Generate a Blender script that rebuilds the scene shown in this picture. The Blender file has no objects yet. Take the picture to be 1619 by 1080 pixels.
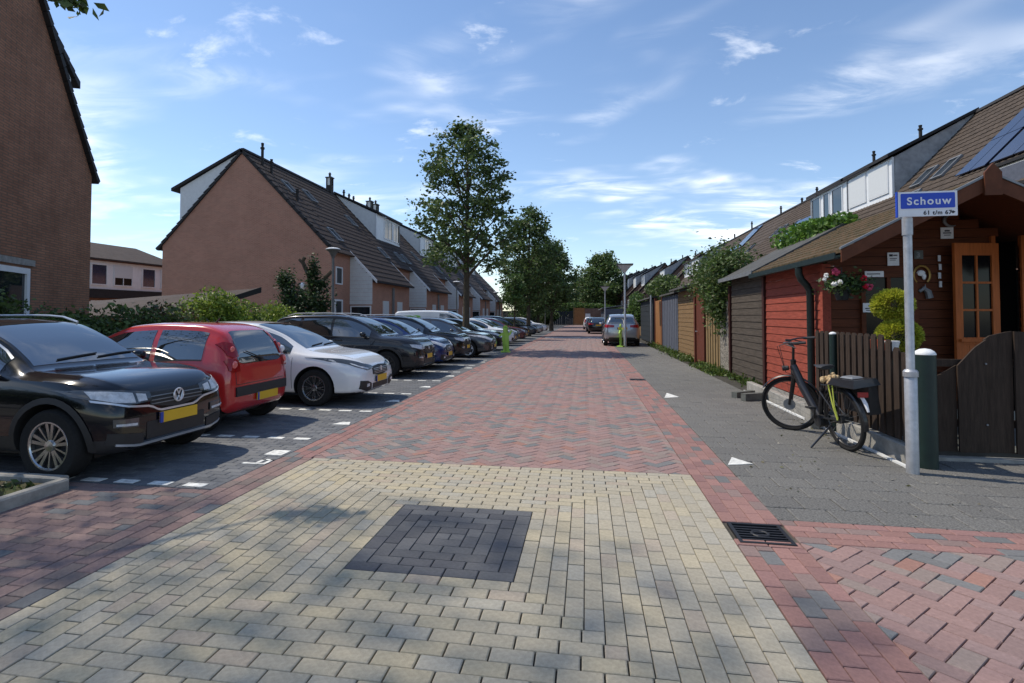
import bpy, bmesh, math, random
import numpy as np
from mathutils import Vector, Matrix
from mathutils.bvhtree import BVHTree
R = math.radians
PI = math.pi
random.seed(7)
SC = bpy.context.scene
COL = SC.collection

# ------------------------------------------------------------------ camera, sky, sun, exposure
F_PX, CX, YH, YAW, CAM_H, PITCH = 888., 778., 500., .1655, 1.55, .03
cam = bpy.data.cameras.new('camera')
cam.sensor_width = 36.0
cam.lens = F_PX / 1619 * 36
cam.shift_x = (809.5 - CX) / 1619
cam.shift_y = ((YH - F_PX * math.tan(PITCH)) - 540) / 1619
cam.clip_start, cam.clip_end = .05, 2000
camo = bpy.data.objects.new('camera', cam)
camo.location = (0, 0, CAM_H)
camo.rotation_euler = (PI / 2 + PITCH, 0, YAW)
COL.objects.link(camo)
SC.camera = camo

SUN_EL = R(55)
SUN_AZ = math.atan2(-.96, .24)          # measured from +Y towards +X
world = bpy.data.worlds.new('World')
SC.world = world
world.use_nodes = True
wn, wl = world.node_tree.nodes, world.node_tree.links
wn.clear()


def N(nodes, t, **kw):
    n = nodes.new(t)
    for k, v in kw.items():
        setattr(n, k, v)
    return n


def build_world():
    out = N(wn, 'ShaderNodeOutputWorld')
    bg = N(wn, 'ShaderNodeBackground')
    bg.inputs['Strength'].default_value = .125
    sky = N(wn, 'ShaderNodeTexSky')
    sky.sky_type = 'NISHITA'
    sky.sun_disc = False
    sky.sun_elevation = SUN_EL
    sky.sun_rotation = SUN_AZ
    sky.air_density = 1.0
    sky.dust_density = .15
    sky.ozone_density = 3.6
    tc = N(wn, 'ShaderNodeTexCoord')
    sep = N(wn, 'ShaderNodeSeparateXYZ')
    wl.new(tc.outputs['Generated'], sep.inputs[0])
    zz = N(wn, 'ShaderNodeMath', operation='MAXIMUM')
    wl.new(sep.outputs[2], zz.inputs[0])
    zz.inputs[1].default_value = 0.0
    za = N(wn, 'ShaderNodeMath', operation='ADD')
    wl.new(zz.outputs[0], za.inputs[0])
    za.inputs[1].default_value = .10
    comb = N(wn, 'ShaderNodeCombineXYZ')
    for i in (0, 1):
        d = N(wn, 'ShaderNodeMath', operation='DIVIDE')
        wl.new(sep.outputs[i], d.inputs[0])
        wl.new(za.outputs[0], d.inputs[1])
        wl.new(d.outputs[0], comb.inputs[i])

    def layer(scale, rot, stretch, lo, hi, seed, dist, detail=9, rough=.62):
        mp = N(wn, 'ShaderNodeMapping')
        mp.inputs['Location'].default_value = seed
        mp.inputs['Rotation'].default_value = (0, 0, rot)
        mp.inputs['Scale'].default_value = (scale, scale * stretch, 1)
        wl.new(comb.outputs[0], mp.inputs[0])
        nz = N(wn, 'ShaderNodeTexNoise')
        nz.inputs['Scale'].default_value = 1.0
        nz.inputs['Detail'].default_value = detail
        nz.inputs['Roughness'].default_value = rough
        nz.inputs['Distortion'].default_value = dist
        wl.new(mp.outputs[0], nz.inputs[0])
        mr = N(wn, 'ShaderNodeMapRange')
        mr.inputs[1].default_value = lo
        mr.inputs[2].default_value = hi
        mr.interpolation_type = 'SMOOTHSTEP'
        wl.new(nz.outputs[0], mr.inputs[0])
        return mr.outputs[0]
    big = layer(.50, .6, 1.3, .485, .66, (12.4, 7.9, 0), .3, 4)
    wisp = layer(1.5, .7, 2.2, .36, .66, (14.3, 1.2, 0), .8)
    puff = layer(2.4, 0, 1.2, .58, .74, (1.3, 9.2, 0), .4)
    m1 = N(wn, 'ShaderNodeMath', operation='MULTIPLY')
    wl.new(big, m1.inputs[0])
    wl.new(wisp, m1.inputs[1])
    m2 = N(wn, 'ShaderNodeMath', operation='MULTIPLY')
    wl.new(puff, m2.inputs[0])
    m2.inputs[1].default_value = .45
    mx = N(wn, 'ShaderNodeMath', operation='MAXIMUM')
    wl.new(m1.outputs[0], mx.inputs[0])
    wl.new(m2.outputs[0], mx.inputs[1])
    sc = N(wn, 'ShaderNodeMath', operation='MULTIPLY')
    wl.new(mx.outputs[0], sc.inputs[0])
    sc.inputs[1].default_value = .80
    # thin high veil that thickens towards the horizon, all round
    ve = N(wn, 'ShaderNodeMapRange')
    ve.inputs[1].default_value = .0
    ve.inputs[2].default_value = .55
    ve.inputs[3].default_value = .04
    ve.inputs[4].default_value = .0
    wl.new(sep.outputs[2], ve.inputs[0])
    tot = N(wn, 'ShaderNodeMath', operation='ADD', use_clamp=True)
    wl.new(sc.outputs[0], tot.inputs[0])
    wl.new(ve.outputs[0], tot.inputs[1])
    mix = N(wn, 'ShaderNodeMixRGB')
    mix.inputs[2].default_value = (9.4, 9.5, 9.6, 1)
    wl.new(tot.outputs[0], mix.inputs[0])
    wl.new(sky.outputs[0], mix.inputs[1])
    wl.new(mix.outputs[0], bg.inputs[0])
    wl.new(bg.outputs[0], out.inputs[0])


build_world()
sun = bpy.data.lights.new('sun', 'SUN')
sun.energy = 3.0
sun.angle = R(.6)
sun.color = (1.0, .91, .775)
suno = bpy.data.objects.new('sun', sun)
sd = Vector((math.sin(SUN_AZ) * math.cos(SUN_EL), math.cos(SUN_AZ) * math.cos(SUN_EL), math.sin(SUN_EL)))
suno.rotation_euler = sd.to_track_quat('Z', 'Y').to_euler()
suno.location = (-30, 10, 40)
COL.objects.link(suno)
SC.view_settings.view_transform = 'Standard'
SC.view_settings.look = 'None'
SC.view_settings.exposure = 0.45
SC.view_settings.gamma = 1.0
SC.view_settings.use_curve_mapping = False
try:
    SC.cycles.max_bounces = 6
    SC.cycles.use_adaptive_sampling = True
except Exception:
    pass

# ------------------------------------------------------------------ materials
MATS = {}


def srgb(r, g, b):
    def f(c):
        c /= 255.
        return c / 12.92 if c <= .04045 else ((c + .055) / 1.055) ** 2.4
    return (f(r), f(g), f(b), 1)


def mat(name, col, rough=.6, metal=0., var=.15, scale=6., bump=0., bscale=40., spec=None, coat=0., col2=None, ior=None,
        src=None, detail=6, coords='Object', aniso=None):
    """principled material with a noise mottling and optional bump; src 'attr' / 'object' takes the colour from data"""
    if name in MATS:
        return MATS[name]
    m = bpy.data.materials.new(name)
    m.use_nodes = True
    n, l = m.node_tree.nodes, m.node_tree.links
    b = n['Principled BSDF']
    if len(col) == 3:
        col = (*col, 1)
    b.inputs['Roughness'].default_value = rough
    b.inputs['Metallic'].default_value = metal
    if spec is None and rough >= .6:
        spec = .22
    if spec is not None:
        b.inputs['Specular IOR Level'].default_value = spec
    if ior:
        b.inputs['IOR'].default_value = ior
    if coat:
        b.inputs['Coat Weight'].default_value = coat
        b.inputs['Coat Roughness'].default_value = .03
    tc = n.new('ShaderNodeTexCoord')
    vec = tc.outputs[coords]
    if aniso:
        mp = n.new('ShaderNodeMapping')
        mp.inputs['Scale'].default_value = aniso
        l.new(vec, mp.inputs[0])
        vec = mp.outputs[0]
    if src == 'attr':
        a = n.new('ShaderNodeAttribute')
        a.attribute_name = 'Col'
        base = a.outputs['Color']
    elif src == 'object':
        a = n.new('ShaderNodeObjectInfo')
        base = a.outputs['Color']
    else:
        a = n.new('ShaderNodeRGB')
        a.outputs[0].default_value = col
        base = a.outputs[0]
    if var > 0:
        nz = n.new('ShaderNodeTexNoise')
        nz.inputs['Scale'].default_value = scale
        nz.inputs['Detail'].default_value = detail
        nz.inputs['Roughness'].default_value = .65
        l.new(vec, nz.inputs[0])
        mr = n.new('ShaderNodeMapRange')
        mr.inputs[1].default_value = .25
        mr.inputs[2].default_value = .75
        if col2 is not None:
            mx = n.new('ShaderNodeMixRGB')
            mr.inputs[1].default_value = .42
            mr.inputs[2].default_value = .62
            l.new(nz.outputs[0], mr.inputs[0])
            l.new(mr.outputs[0], mx.inputs[0])
            l.new(base, mx.inputs[1])
            mx.inputs[2].default_value = (*col2[:3], 1)
            base = mx.outputs[0]
        else:
            mr.inputs[3].default_value = 1 - var
            mr.inputs[4].default_value = 1 + var
            l.new(nz.outputs[0], mr.inputs[0])
            mx = n.new('ShaderNodeMixRGB')
            mx.blend_type = 'MULTIPLY'
            mx.inputs[0].default_value = 1
            l.new(base, mx.inputs[1])
            l.new(mr.outputs[0], mx.inputs[2])
            base = mx.outputs[0]
    l.new(base, b.inputs['Base Color'])
    if bump > 0:
        nb = n.new('ShaderNodeTexNoise')
        nb.inputs['Scale'].default_value = bscale
        nb.inputs['Detail'].default_value = 4
        l.new(vec, nb.inputs[0])
        bp = n.new('ShaderNodeBump')
        bp.inputs['Strength'].default_value = bump
        bp.inputs['Distance'].default_value = .01
        l.new(nb.outputs[0], bp.inputs['Height'])
        l.new(bp.outputs[0], b.inputs['Normal'])
    MATS[name] = m
    return m


def brick_mat(name, c1, c2, mortar, bw=.21, rh=.0625, ms=.008, stain=.25):
    m = bpy.data.materials.new(name)
    m.use_nodes = True
    n, l = m.node_tree.nodes, m.node_tree.links
    b = n['Principled BSDF']
    b.inputs['Roughness'].default_value = .9
    b.inputs['Specular IOR Level'].default_value = .15
    tc = n.new('ShaderNodeTexCoord')
    s = n.new('ShaderNodeSeparateXYZ')
    l.new(tc.outputs['Object'], s.inputs[0])
    ad = n.new('ShaderNodeMath')
    l.new(s.outputs[0], ad.inputs[0])
    l.new(s.outputs[1], ad.inputs[1])
    cb = n.new('ShaderNodeCombineXYZ')
    l.new(ad.outputs[0], cb.inputs[0])
    l.new(s.outputs[2], cb.inputs[1])
    br = n.new('ShaderNodeTexBrick')
    br.inputs['Color1'].default_value = (*c1, 1)
    br.inputs['Color2'].default_value = (*c2, 1)
    br.inputs['Mortar'].default_value = (*mortar, 1)
    br.inputs['Scale'].default_value = 1
    br.inputs['Mortar Size'].default_value = ms
    br.inputs['Brick Width'].default_value = bw
    br.inputs['Row Height'].default_value = rh
    br.inputs['Bias'].default_value = -.1
    l.new(cb.outputs[0], br.inputs[0])
    nz = n.new('ShaderNodeTexNoise')
    nz.inputs['Scale'].default_value = .9
    nz.inputs['Detail'].default_value = 8
    nz.inputs['Roughness'].default_value = .7
    l.new(tc.outputs['Object'], nz.inputs[0])
    mr = n.new('ShaderNodeMapRange')
    mr.inputs[1].default_value = .3
    mr.inputs[2].default_value = .7
    mr.inputs[3].default_value = 1 - stain
    mr.inputs[4].default_value = 1 + stain
    l.new(nz.outputs[0], mr.inputs[0])
    mx = n.new('ShaderNodeMixRGB')
    mx.blend_type = 'MULTIPLY'
    mx.inputs[0].default_value = 1
    l.new(br.outputs[0], mx.inputs[1])
    l.new(mr.outputs[0], mx.inputs[2])
    l.new(mx.outputs[0], b.inputs['Base Color'])
    bp = n.new('ShaderNodeBump')
    bp.inputs['Strength'].default_value = .6
    bp.inputs['Distance'].default_value = .01
    bp.invert = True
    l.new(br.outputs[1], bp.inputs['Height'])
    l.new(bp.outputs[0], b.inputs['Normal'])
    MATS[name] = m
    return m


M = MATS
mat('joint', (.085, .078, .066), .95, var=.45, scale=7)
mat('ground', (.14, .138, .132), .95, var=.3, scale=.6)
mat('earth', (.10, .085, .05), .95, var=.4, scale=2, col2=(.05, .075, .02), bump=.5)
mat('pave_attr', (.2, .2, .2), .88, var=.22, scale=38, bump=.25, bscale=160, src='attr')
mat('pave_obj', (.2, .2, .2), .88, var=.22, scale=38, bump=.25, bscale=160, src='object')
mat('tile_attr', (.2, .2, .2), .9, var=.75, scale=62, bump=.4, bscale=160, src='attr', detail=3)
mat('tile_obj', (.2, .2, .2), .9, var=.75, scale=62, bump=.4, bscale=160, src='object', detail=3)
mat('road_paint', (.68, .68, .64), .75, var=.55, scale=14, detail=8)
mat('concrete', (.30, .29, .265), .9, var=.3, scale=9, bump=.3, bscale=60)
mat('concrete_dark', (.12, .125, .115), .9, var=.35, scale=8, bump=.3)
mat('iron', (.03, .03, .033), .55, metal=.5, var=.3, scale=30)
brick_mat('brick_house', (.455, .20, .135), (.355, .155, .104), (.43, .28, .205), ms=.013, stain=.12)
brick_mat('brick_dark', (.37, .18, .108), (.29, .14, .085), (.205, .13, .09), ms=.012)
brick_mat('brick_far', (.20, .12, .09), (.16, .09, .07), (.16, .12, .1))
mat('roof_tile', (.058, .042, .034), .8, var=.35, scale=3, bump=.2, bscale=30)
mat('roof_tile_warm', (.074, .056, .043), .85, var=.45, scale=4, bump=.2, bscale=30)
mat('roof_edge', (.03, .028, .028), .7, var=.2)
mat('white_paint', (.76, .77, .77), .5, var=.08, scale=3)
mat('white_board', (.66, .67, .66), .6, var=.1, scale=5)
mat('cheek_grey', (.33, .34, .35), .75, var=.35, scale=2.5)
mat('cream_paint', (.62, .57, .47), .6, var=.12)
mat('shutter', (.62, .63, .62), .5, var=.05, scale=10)
mat('glass', (.015, .02, .025), .03, var=0, ior=1.6)
mat('glass_sky', (.05, .06, .07), .05, var=0, ior=2.0)
mat('car_glass', (.014, .018, .02), .02, var=0, ior=2.7)
mat('screen_glass', (.014, .018, .02), .02, var=0, ior=3.4)
mat('solar', (.018, .026, .06), .12, var=.1, scale=20, ior=1.8)
mat('lead', (.20, .21, .22), .5, metal=.3, var=.2)
mat('black_metal', (.02, .02, .021), .5, var=.2)
mat('black_plastic', (.022, .022, .023), .55, var=.15, scale=20)
mat('dark_door', (.03, .035, .04), .4, var=.15)
mat('galvanised', (.42, .43, .45), .45, metal=.55, var=.22, scale=14)
mat('lamp_post', (.15, .15, .145), .6, metal=.2, var=.25, scale=8)
mat('lamp_cap', (.62, .63, .62), .45, var=.1)
mat('tyre', (.018, .018, .018), .85, var=.25, scale=40)
mat('alloy', (.55, .56, .57), .25, metal=.95, var=.05)
mat('chrome', (.72, .73, .75), .28, metal=.55, var=0)
mat('plate_yellow', (.72, .43, .02), .5, var=.05)
mat('plate_blue', (.02, .06, .35), .5, var=0)
mat('lamp_glass', (.55, .57, .6), .08, var=.35, scale=18, ior=1.6)
mat('lamp_dark', (.05, .055, .06), .05, var=.4, scale=14, ior=1.8)
mat('tail_lens', (.75, .16, .14), .08, var=.2, scale=20, ior=1.6)
mat('tail_red', (.28, .006, .008), .08, var=.25, scale=12, ior=1.6)
mat('paint_black', (.004, .0043, .006), .16, var=0, coat=.75, spec=.25)
mat('paint_red', (.50, .020, .020), .25, var=0, coat=1.)
mat('paint_white', (.72, .73, .74), .25, var=0, coat=1.)
mat('paint_navy', (.012, .026, .11), .2, var=0, coat=.75, spec=.25)
mat('paint_charcoal', (.02, .021, .025), .2, metal=.3, var=0, coat=.75, spec=.25)
mat('paint_slate', (.055, .056, .062), .25, metal=.4, var=0, coat=1.)
mat('paint_silver', (.36, .37, .39), .28, metal=.7, var=0, coat=1.)
mat('paint_teal', (.02, .04, .05), .2, metal=.2, var=0, coat=1.)
mat('paint_maroon', (.10, .012, .018), .2, var=0, coat=1.)
mat('decal_green', (.20, .50, .04), .4, var=.1)
mat('figure_green', (.40, .62, .08), .45, var=.12, scale=8)
mat('bark', (.085, .068, .048), .95, var=.4, scale=12, bump=.8, bscale=22, aniso=(1, 1, .3))
mat('plank_red', (.27, .06, .038), .75, var=.38, scale=6, bump=.25, bscale=30, aniso=(6, .7, 6))
mat('plank_grey', (.075, .062, .05), .9, var=.45, scale=5, bump=.4, bscale=30, aniso=(6, .6, 6))
mat('plank_tan', (.20, .125, .06), .85, var=.3, scale=6, bump=.3, bscale=30, aniso=(6, .7, 6))
mat('board_yellow', (.24, .165, .08), .85, var=.3, scale=6, aniso=(6, 6, .7))
mat('wood_redbrown', (.12, .035, .02), .7, var=.3, scale=6, aniso=(6, 6, .7))
mat('wood_post', (.045, .014, .011), .7, var=.25, scale=6, aniso=(6, 6, .7))
mat('wood_cabin', (.10, .027, .009), .62, var=.35, scale=5, bump=.2, bscale=30, aniso=(.7, 6, 6))
mat('wood_door', (.36, .095, .022), .6, var=.3, scale=5, aniso=(6, 6, .6))
mat('wood_barge', (.11, .036, .016), .6, var=.3, scale=5, aniso=(1, 1, 1))
mat('picket', (.044, .030, .022), .8, var=.45, scale=6, bump=.3, bscale=26, aniso=(6, 6, .6))
mat('plank_slate', (.10, .11, .14), .8, var=.2, scale=6)
mat('plank_black', (.022, .028, .034), .75, var=.25, scale=6)
mat('board_orange', (.30, .14, .055), .75, var=.25, scale=6, aniso=(6, 6, .7))
mat('pipe_green', (.004, .014, .012), .5, var=.2)
mat('glass_dark', (.006, .006, .007), .12, var=0, spec=.18)
mat('void', (.003, .003, .003), .9, var=0, spec=0.)
mat('post_green', (.004, .020, .016), .5, var=.25, scale=9)
mat('shingle', (.115, .075, .042), .95, var=.4, scale=9, col2=(.06, .052, .026), bump=.5, bscale=30)
mat('felt', (.085, .085, .082), .85, var=.35, scale=4, bump=.3, bscale=50)
mat('sign_blue', (.008, .055, .46), .45, var=.05)
mat('sign_white', (.74, .75, .77), .5, var=.08, scale=12)
mat('sign_ink', (.03, .03, .04), .6, var=0)
mat('bike_black', (.012, .012, .014), .35, var=.1, coat=.3)
mat('strap_yellow', (.55, .60, .10), .6, var=.1)
mat('straw', (.50, .36, .20), .9, var=.35, scale=30)
mat('reflector', (.30, .02, .02), .3, var=.1)
mat('flower_red', (.50, .012, .03), .6, var=.3, scale=30)
mat('flower_pink', (.50, .06, .13), .6, var=.3, scale=30)
mat('flower_white', (.75, .74, .72), .6, var=.1)
mat('pot', (.03, .032, .036), .6, var=.2)
mat('brass', (.45, .28, .08), .4, metal=.6, var=.25)
mat('orange_toy', (.6, .10, .03), .5, var=.1)
mat('pebble_wall', (.33, .30, .25), .9, var=.5, scale=26, col2=(.06, .055, .05), detail=2, bump=.5)


def leaf_mat(name, rough=.55):
    m = bpy.data.materials.new(name)
    m.use_nodes = True
    n, l = m.node_tree.nodes, m.node_tree.links
    b = n['Principled BSDF']
    b.inputs['Roughness'].default_value = rough
    a = n.new('ShaderNodeAttribute')
    a.attribute_name = 'Col'
    l.new(a.outputs['Color'], b.inputs['Base Color'])
    tr = n.new('ShaderNodeBsdfTranslucent')
    l.new(a.outputs['Color'], tr.inputs['Color'])
    mx = n.new('ShaderNodeMixShader')
    mx.inputs[0].default_value = .32
    out = n['Material Output']
    l.new(b.outputs[0], mx.inputs[1])
    l.new(tr.outputs[0], mx.inputs[2])
    l.new(mx.outputs[0], out.inputs[0])
    MATS[name] = m


leaf_mat('leaf')


# ------------------------------------------------------------------ mesh helpers
def wloc(o):
    v = Vector((0, 0, 0))
    while o is not None:
        v += o.location
        o = o.parent
    return v


class MB:
    """collects shapes, then links them as one mesh object"""

    def __init__(s):
        s.v, s.f, s.m, s.mats, s.cur = [], [], [], [], 0

    def use(s, name):
        if name not in s.mats:
            s.mats.append(name)
        s.cur = s.mats.index(name)
        return s

    def add(s, vs, fs):
        o = len(s.v)
        s.v.extend(tuple(p) for p in vs)
        for f in fs:
            s.f.append([i + o for i in f])
            s.m.append(s.cur)
        return s

    def hexa(s, p):
        return s.add(p, [(0, 3, 2, 1), (4, 5, 6, 7), (0, 1, 5, 4), (1, 2, 6, 5), (2, 3, 7, 6), (3, 0, 4, 7)])

    def box(s, c, d, rz=0., mtx=None):
        hx, hy, hz = d[0] / 2, d[1] / 2, d[2] / 2
        ps = [Vector((x, y, z)) for z in (-hz, hz) for x, y in ((-hx, -hy), (hx, -hy), (hx, hy), (-hx, hy))]
        if mtx is not None:
            ps = [mtx @ p + Vector(c) for p in ps]
        else:
            ca, sa = math.cos(rz), math.sin(rz)
            ps = [Vector((p.x * ca - p.y * sa + c[0], p.x * sa + p.y * ca + c[1], p.z + c[2])) for p in ps]
        return s.hexa(ps)

    def bbox(s, x0, x1, y0, y1, z0, z1):
        return s.box(((x0 + x1) / 2, (y0 + y1) / 2, (z0 + z1) / 2), (abs(x1 - x0), abs(y1 - y0), abs(z1 - z0)))

    def bevel_box(s, c, d, b=.005, axis=1):
        """box whose four long edges (along `axis`) are chamfered"""
        a = axis
        i, j = [k for k in range(3) if k != a]
        hi, hj, ha = d[i] / 2, d[j] / 2, d[a] / 2
        poly = [(-hi + b, -hj), (hi - b, -hj), (hi, -hj + b), (hi, hj - b), (hi - b, hj), (-hi + b, hj), (-hi, hj - b), (-hi, -hj + b)]
        vs = []
        for e in (-ha, ha):
            for p, q in poly:
                w = [0, 0, 0]
                w[i], w[j], w[a] = p + c[i], q + c[j], e + c[a]
                vs.append(w)
        n = 8
        fs = [[k, (k + 1) % n, n + (k + 1) % n, n + k] for k in range(n)]
        fs += [list(range(n))[::-1], list(range(n, 2 * n))]
        return s.add(vs, fs)

    def prism(s, pts, off):
        """extrude a planar 3-d polygon by vector off"""
        n = len(pts)
        off = Vector(off)
        vs = [Vector(p) for p in pts] + [Vector(p) + off for p in pts]
        fs = [list(range(n))[::-1], list(range(n, 2 * n))] + [[k, (k + 1) % n, n + (k + 1) % n, n + k] for k in range(n)]
        return s.add(vs, fs)

    def tube(s, pts, r, n=8, cap=True):
        pts = [Vector(p) for p in pts]
        rs = r if isinstance(r, (list, tuple)) else [r] * len(pts)
        up = None
        vs = []
        for i, p in enumerate(pts):
            t = (pts[min(i + 1, len(pts) - 1)] - pts[max(i - 1, 0)])
            if t.length < 1e-9:
                t = Vector((0, 0, 1))
            t.normalize()
            if up is None:
                up = Vector((0, 0, 1)) if abs(t.z) < .9 else Vector((1, 0, 0))
            a = t.cross(up)
            if a.length < 1e-6:
                a = t.cross(Vector((0, 1, 0)))
            a.normalize()
            b = a.cross(t).normalized()
            up = b
            for k in range(n):
                th = 2 * PI * k / n
                vs.append(p + (a * math.cos(th) + b * math.sin(th)) * rs[i])
        fs = []
        for i in range(len(pts) - 1):
            for k in range(n):
                k2 = (k + 1) % n
                fs.append((i * n + k, i * n + k2, (i + 1) * n + k2, (i + 1) * n + k))
        if cap:
            fs.append(list(range(n)))
            fs.append([(len(pts) - 1) * n + k for k in range(n)][::-1])
        return s.add(vs, fs)

    def ring(s, c, ax, r, rt, n=32, m=8, flat=1.):
        """torus of radius r about axis ax; flat squashes it along the axis"""
        ax = Vector(ax).normalized()
        a = ax.orthogonal().normalized()
        b = ax.cross(a)
        vs, fs = [], []
        for i in range(n):
            th = 2 * PI * i / n
            d = a * math.cos(th) + b * math.sin(th)
            for j in range(m):
                ph = 2 * PI * j / m
                vs.append(Vector(c) + d * (r + rt * math.cos(ph)) + ax * rt * flat * math.sin(ph))
        for i in range(n):
            for j in range(m):
                fs.append((i * m + j, ((i + 1) % n) * m + j, ((i + 1) % n) * m + (j + 1) % m, i * m + (j + 1) % m))
        return s.add(vs, fs)

    def lathe(s, c, prof, n=20, ax='z', capped=True):
        """prof: list of (radius, height along the axis)"""
        vs, fs = [], []
        for r, h in prof:
            for k in range(n):
                th = 2 * PI * k / n
                p = (r * math.cos(th), r * math.sin(th), h)
                if ax == 'y':
                    p = (p[0], p[2], p[1])
                elif ax == 'x':
                    p = (p[2], p[0], p[1])
                vs.append((p[0] + c[0], p[1] + c[1], p[2] + c[2]))
        for i in range(len(prof) - 1):
            for k in range(n):
                k2 = (k + 1) % n
                f = (i * n + k, i * n + k2, (i + 1) * n + k2, (i + 1) * n + k)
                fs.append(f[::-1] if ax == 'y' else f)
        if capped:
            fs.append([k for k in range(n)][::-1])
            fs.append([(len(prof) - 1) * n + k for k in range(n)])
        return s.add(vs, fs)

    def ball(s, c, r, n=14, m=9):
        rr = (r, r, r) if not isinstance(r, (list, tuple)) else r
        vs, fs = [], []
        for i in range(m + 1):
            ph = PI * i / m
            for k in range(n):
                th = 2 * PI * k / n
                vs.append((c[0] + rr[0] * math.sin(ph) * math.cos(th), c[1] + rr[1] * math.sin(ph) * math.sin(th), c[2] - rr[2] * math.cos(ph)))
        for i in range(m):
            for k in range(n):
                k2 = (k + 1) % n
                fs.append((i * n + k, i * n + k2, (i + 1) * n + k2, (i + 1) * n + k))
        return s.add(vs, fs)

    def build(s, name, material=None, parent=None, smooth=False, world=True, fix=False):
        me = bpy.data.meshes.new(name)
        off = wloc(parent) if (parent is not None and world) else Vector((0, 0, 0))
        me.from_pydata([(p[0] - off.x, p[1] - off.y, p[2] - off.z) for p in s.v], [], s.f)
        ms = [material] if material else (s.mats or ['white_paint'])
        for q in ms:
            me.materials.append(MATS[q])
        if not material and len(s.mats) > 1:
            me.polygons.foreach_set('material_index', s.m)
        if fix:
            bm = bmesh.new()
            bm.from_mesh(me)
            bmesh.ops.recalc_face_normals(bm, faces=bm.faces)
            bm.to_mesh(me)
            bm.free()
        if smooth:
            me.polygons.foreach_set('use_smooth', [True] * len(me.polygons))
            me.set_sharp_from_angle(angle=R(38))
        me.update()
        o = bpy.data.objects.new(name, me)
        COL.objects.link(o)
        if parent is not None:
            o.parent = parent
        return o


def tag(o, label, cat, group=None):
    o['label'] = label
    o['category'] = cat
    if group:
        o['group'] = group
    return o


def thing(name, label, cat, loc=(0, 0, 0), rz=0., group=None):
    o = bpy.data.objects.new(name, None)
    o.empty_display_size = .2
    o.location = loc
    o.rotation_euler = (0, 0, rz)
    COL.objects.link(o)
    return tag(o, label, cat, group)


def structure(o):
    o['kind'] = 'structure'
    return o


def stuff(o):
    o['kind'] = 'stuff'
    return o


def sub(o, c):
    return (o[0] + c[0], o[1] + c[1], o[2] + c[2])


def px(X, Y, Z=0.):
    D = Y * math.cos(YAW) - X * math.sin(YAW)
    r = X * math.cos(YAW) + Y * math.sin(YAW)
    if D < .2:
        return None
    return CX + F_PX * r / D, YH + F_PX * (CAM_H - Z) / D, D


# ------------------------------------------------------------------ ground and paving
rng = np.random.default_rng(3)


def clip(poly, reg):
    """Sutherland-Hodgman: poly against convex region reg (ccw)"""
    out = poly
    for i in range(len(reg)):
        (ax, ay), (bx, by) = reg[i], reg[(i + 1) % len(reg)]
        inp, out = out, []
        if not inp:
            return []
        for j in range(len(inp)):
            p, q = inp[j - 1], inp[j]
            dp = (bx - ax) * (p[1] - ay) - (by - ay) * (p[0] - ax)
            dq = (bx - ax) * (q[1] - ay) - (by - ay) * (q[0] - ax)
            if dq >= 0:
                if dp < 0:
                    t = dp / (dp - dq)
                    out.append((p[0] + t * (q[0] - p[0]), p[1] + t * (q[1] - p[1])))
                out.append(q)
            elif dp >= 0:
                t = dp / (dp - dq)
                out.append((p[0] + t * (q[0] - p[0]), p[1] + t * (q[1] - p[1])))
    return out


def rect(x0, x1, y0, y1):
    return [(x0, y0), (x1, y0), (x1, y1), (x0, y1)]


def rot_rect(cx, cy, l, w, a):
    c, s = math.cos(a), math.sin(a)
    return [(cx + c * u - s * v, cy + s * u + c * v) for u, v in ((-l / 2, -w / 2), (l / 2, -w / 2), (l / 2, w / 2), (-l / 2, w / 2))]


def stone(poly, gap=.004, bev=.005, dz=0., tilt=(0, 0)):
    """one paving stone from a convex polygon: top inset, chamfer and skirt"""
    n = len(poly)
    cx = sum(p[0] for p in poly) / n
    cy = sum(p[1] for p in poly) / n

    def inset(k):
        res = []
        for x, y in poly:
            d = math.hypot(x - cx, y - cy)
            f = max(.2, 1 - k * 1.35 / max(d, .02))
            res.append((cx + (x - cx) * f, cy + (y - cy) * f))
        return res
    a, b = inset(gap), inset(gap + bev)
    z = lambda x, y: dz + tilt[0] * (x - cx) + tilt[1] * (y - cy)
    vs = [(x, y, z(x, y)) for x, y in b] + [(x, y, z(x, y) - .004) for x, y in a] + [(x, y, -.03) for x, y in a]
    fs = [list(range(n))]
    for k in range(n):
        k2 = (k + 1) % n
        fs.append([n + k, n + k2, k2, k])
        fs.append([2 * n + k, 2 * n + k2, n + k2, n + k])
    return vs, fs


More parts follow.
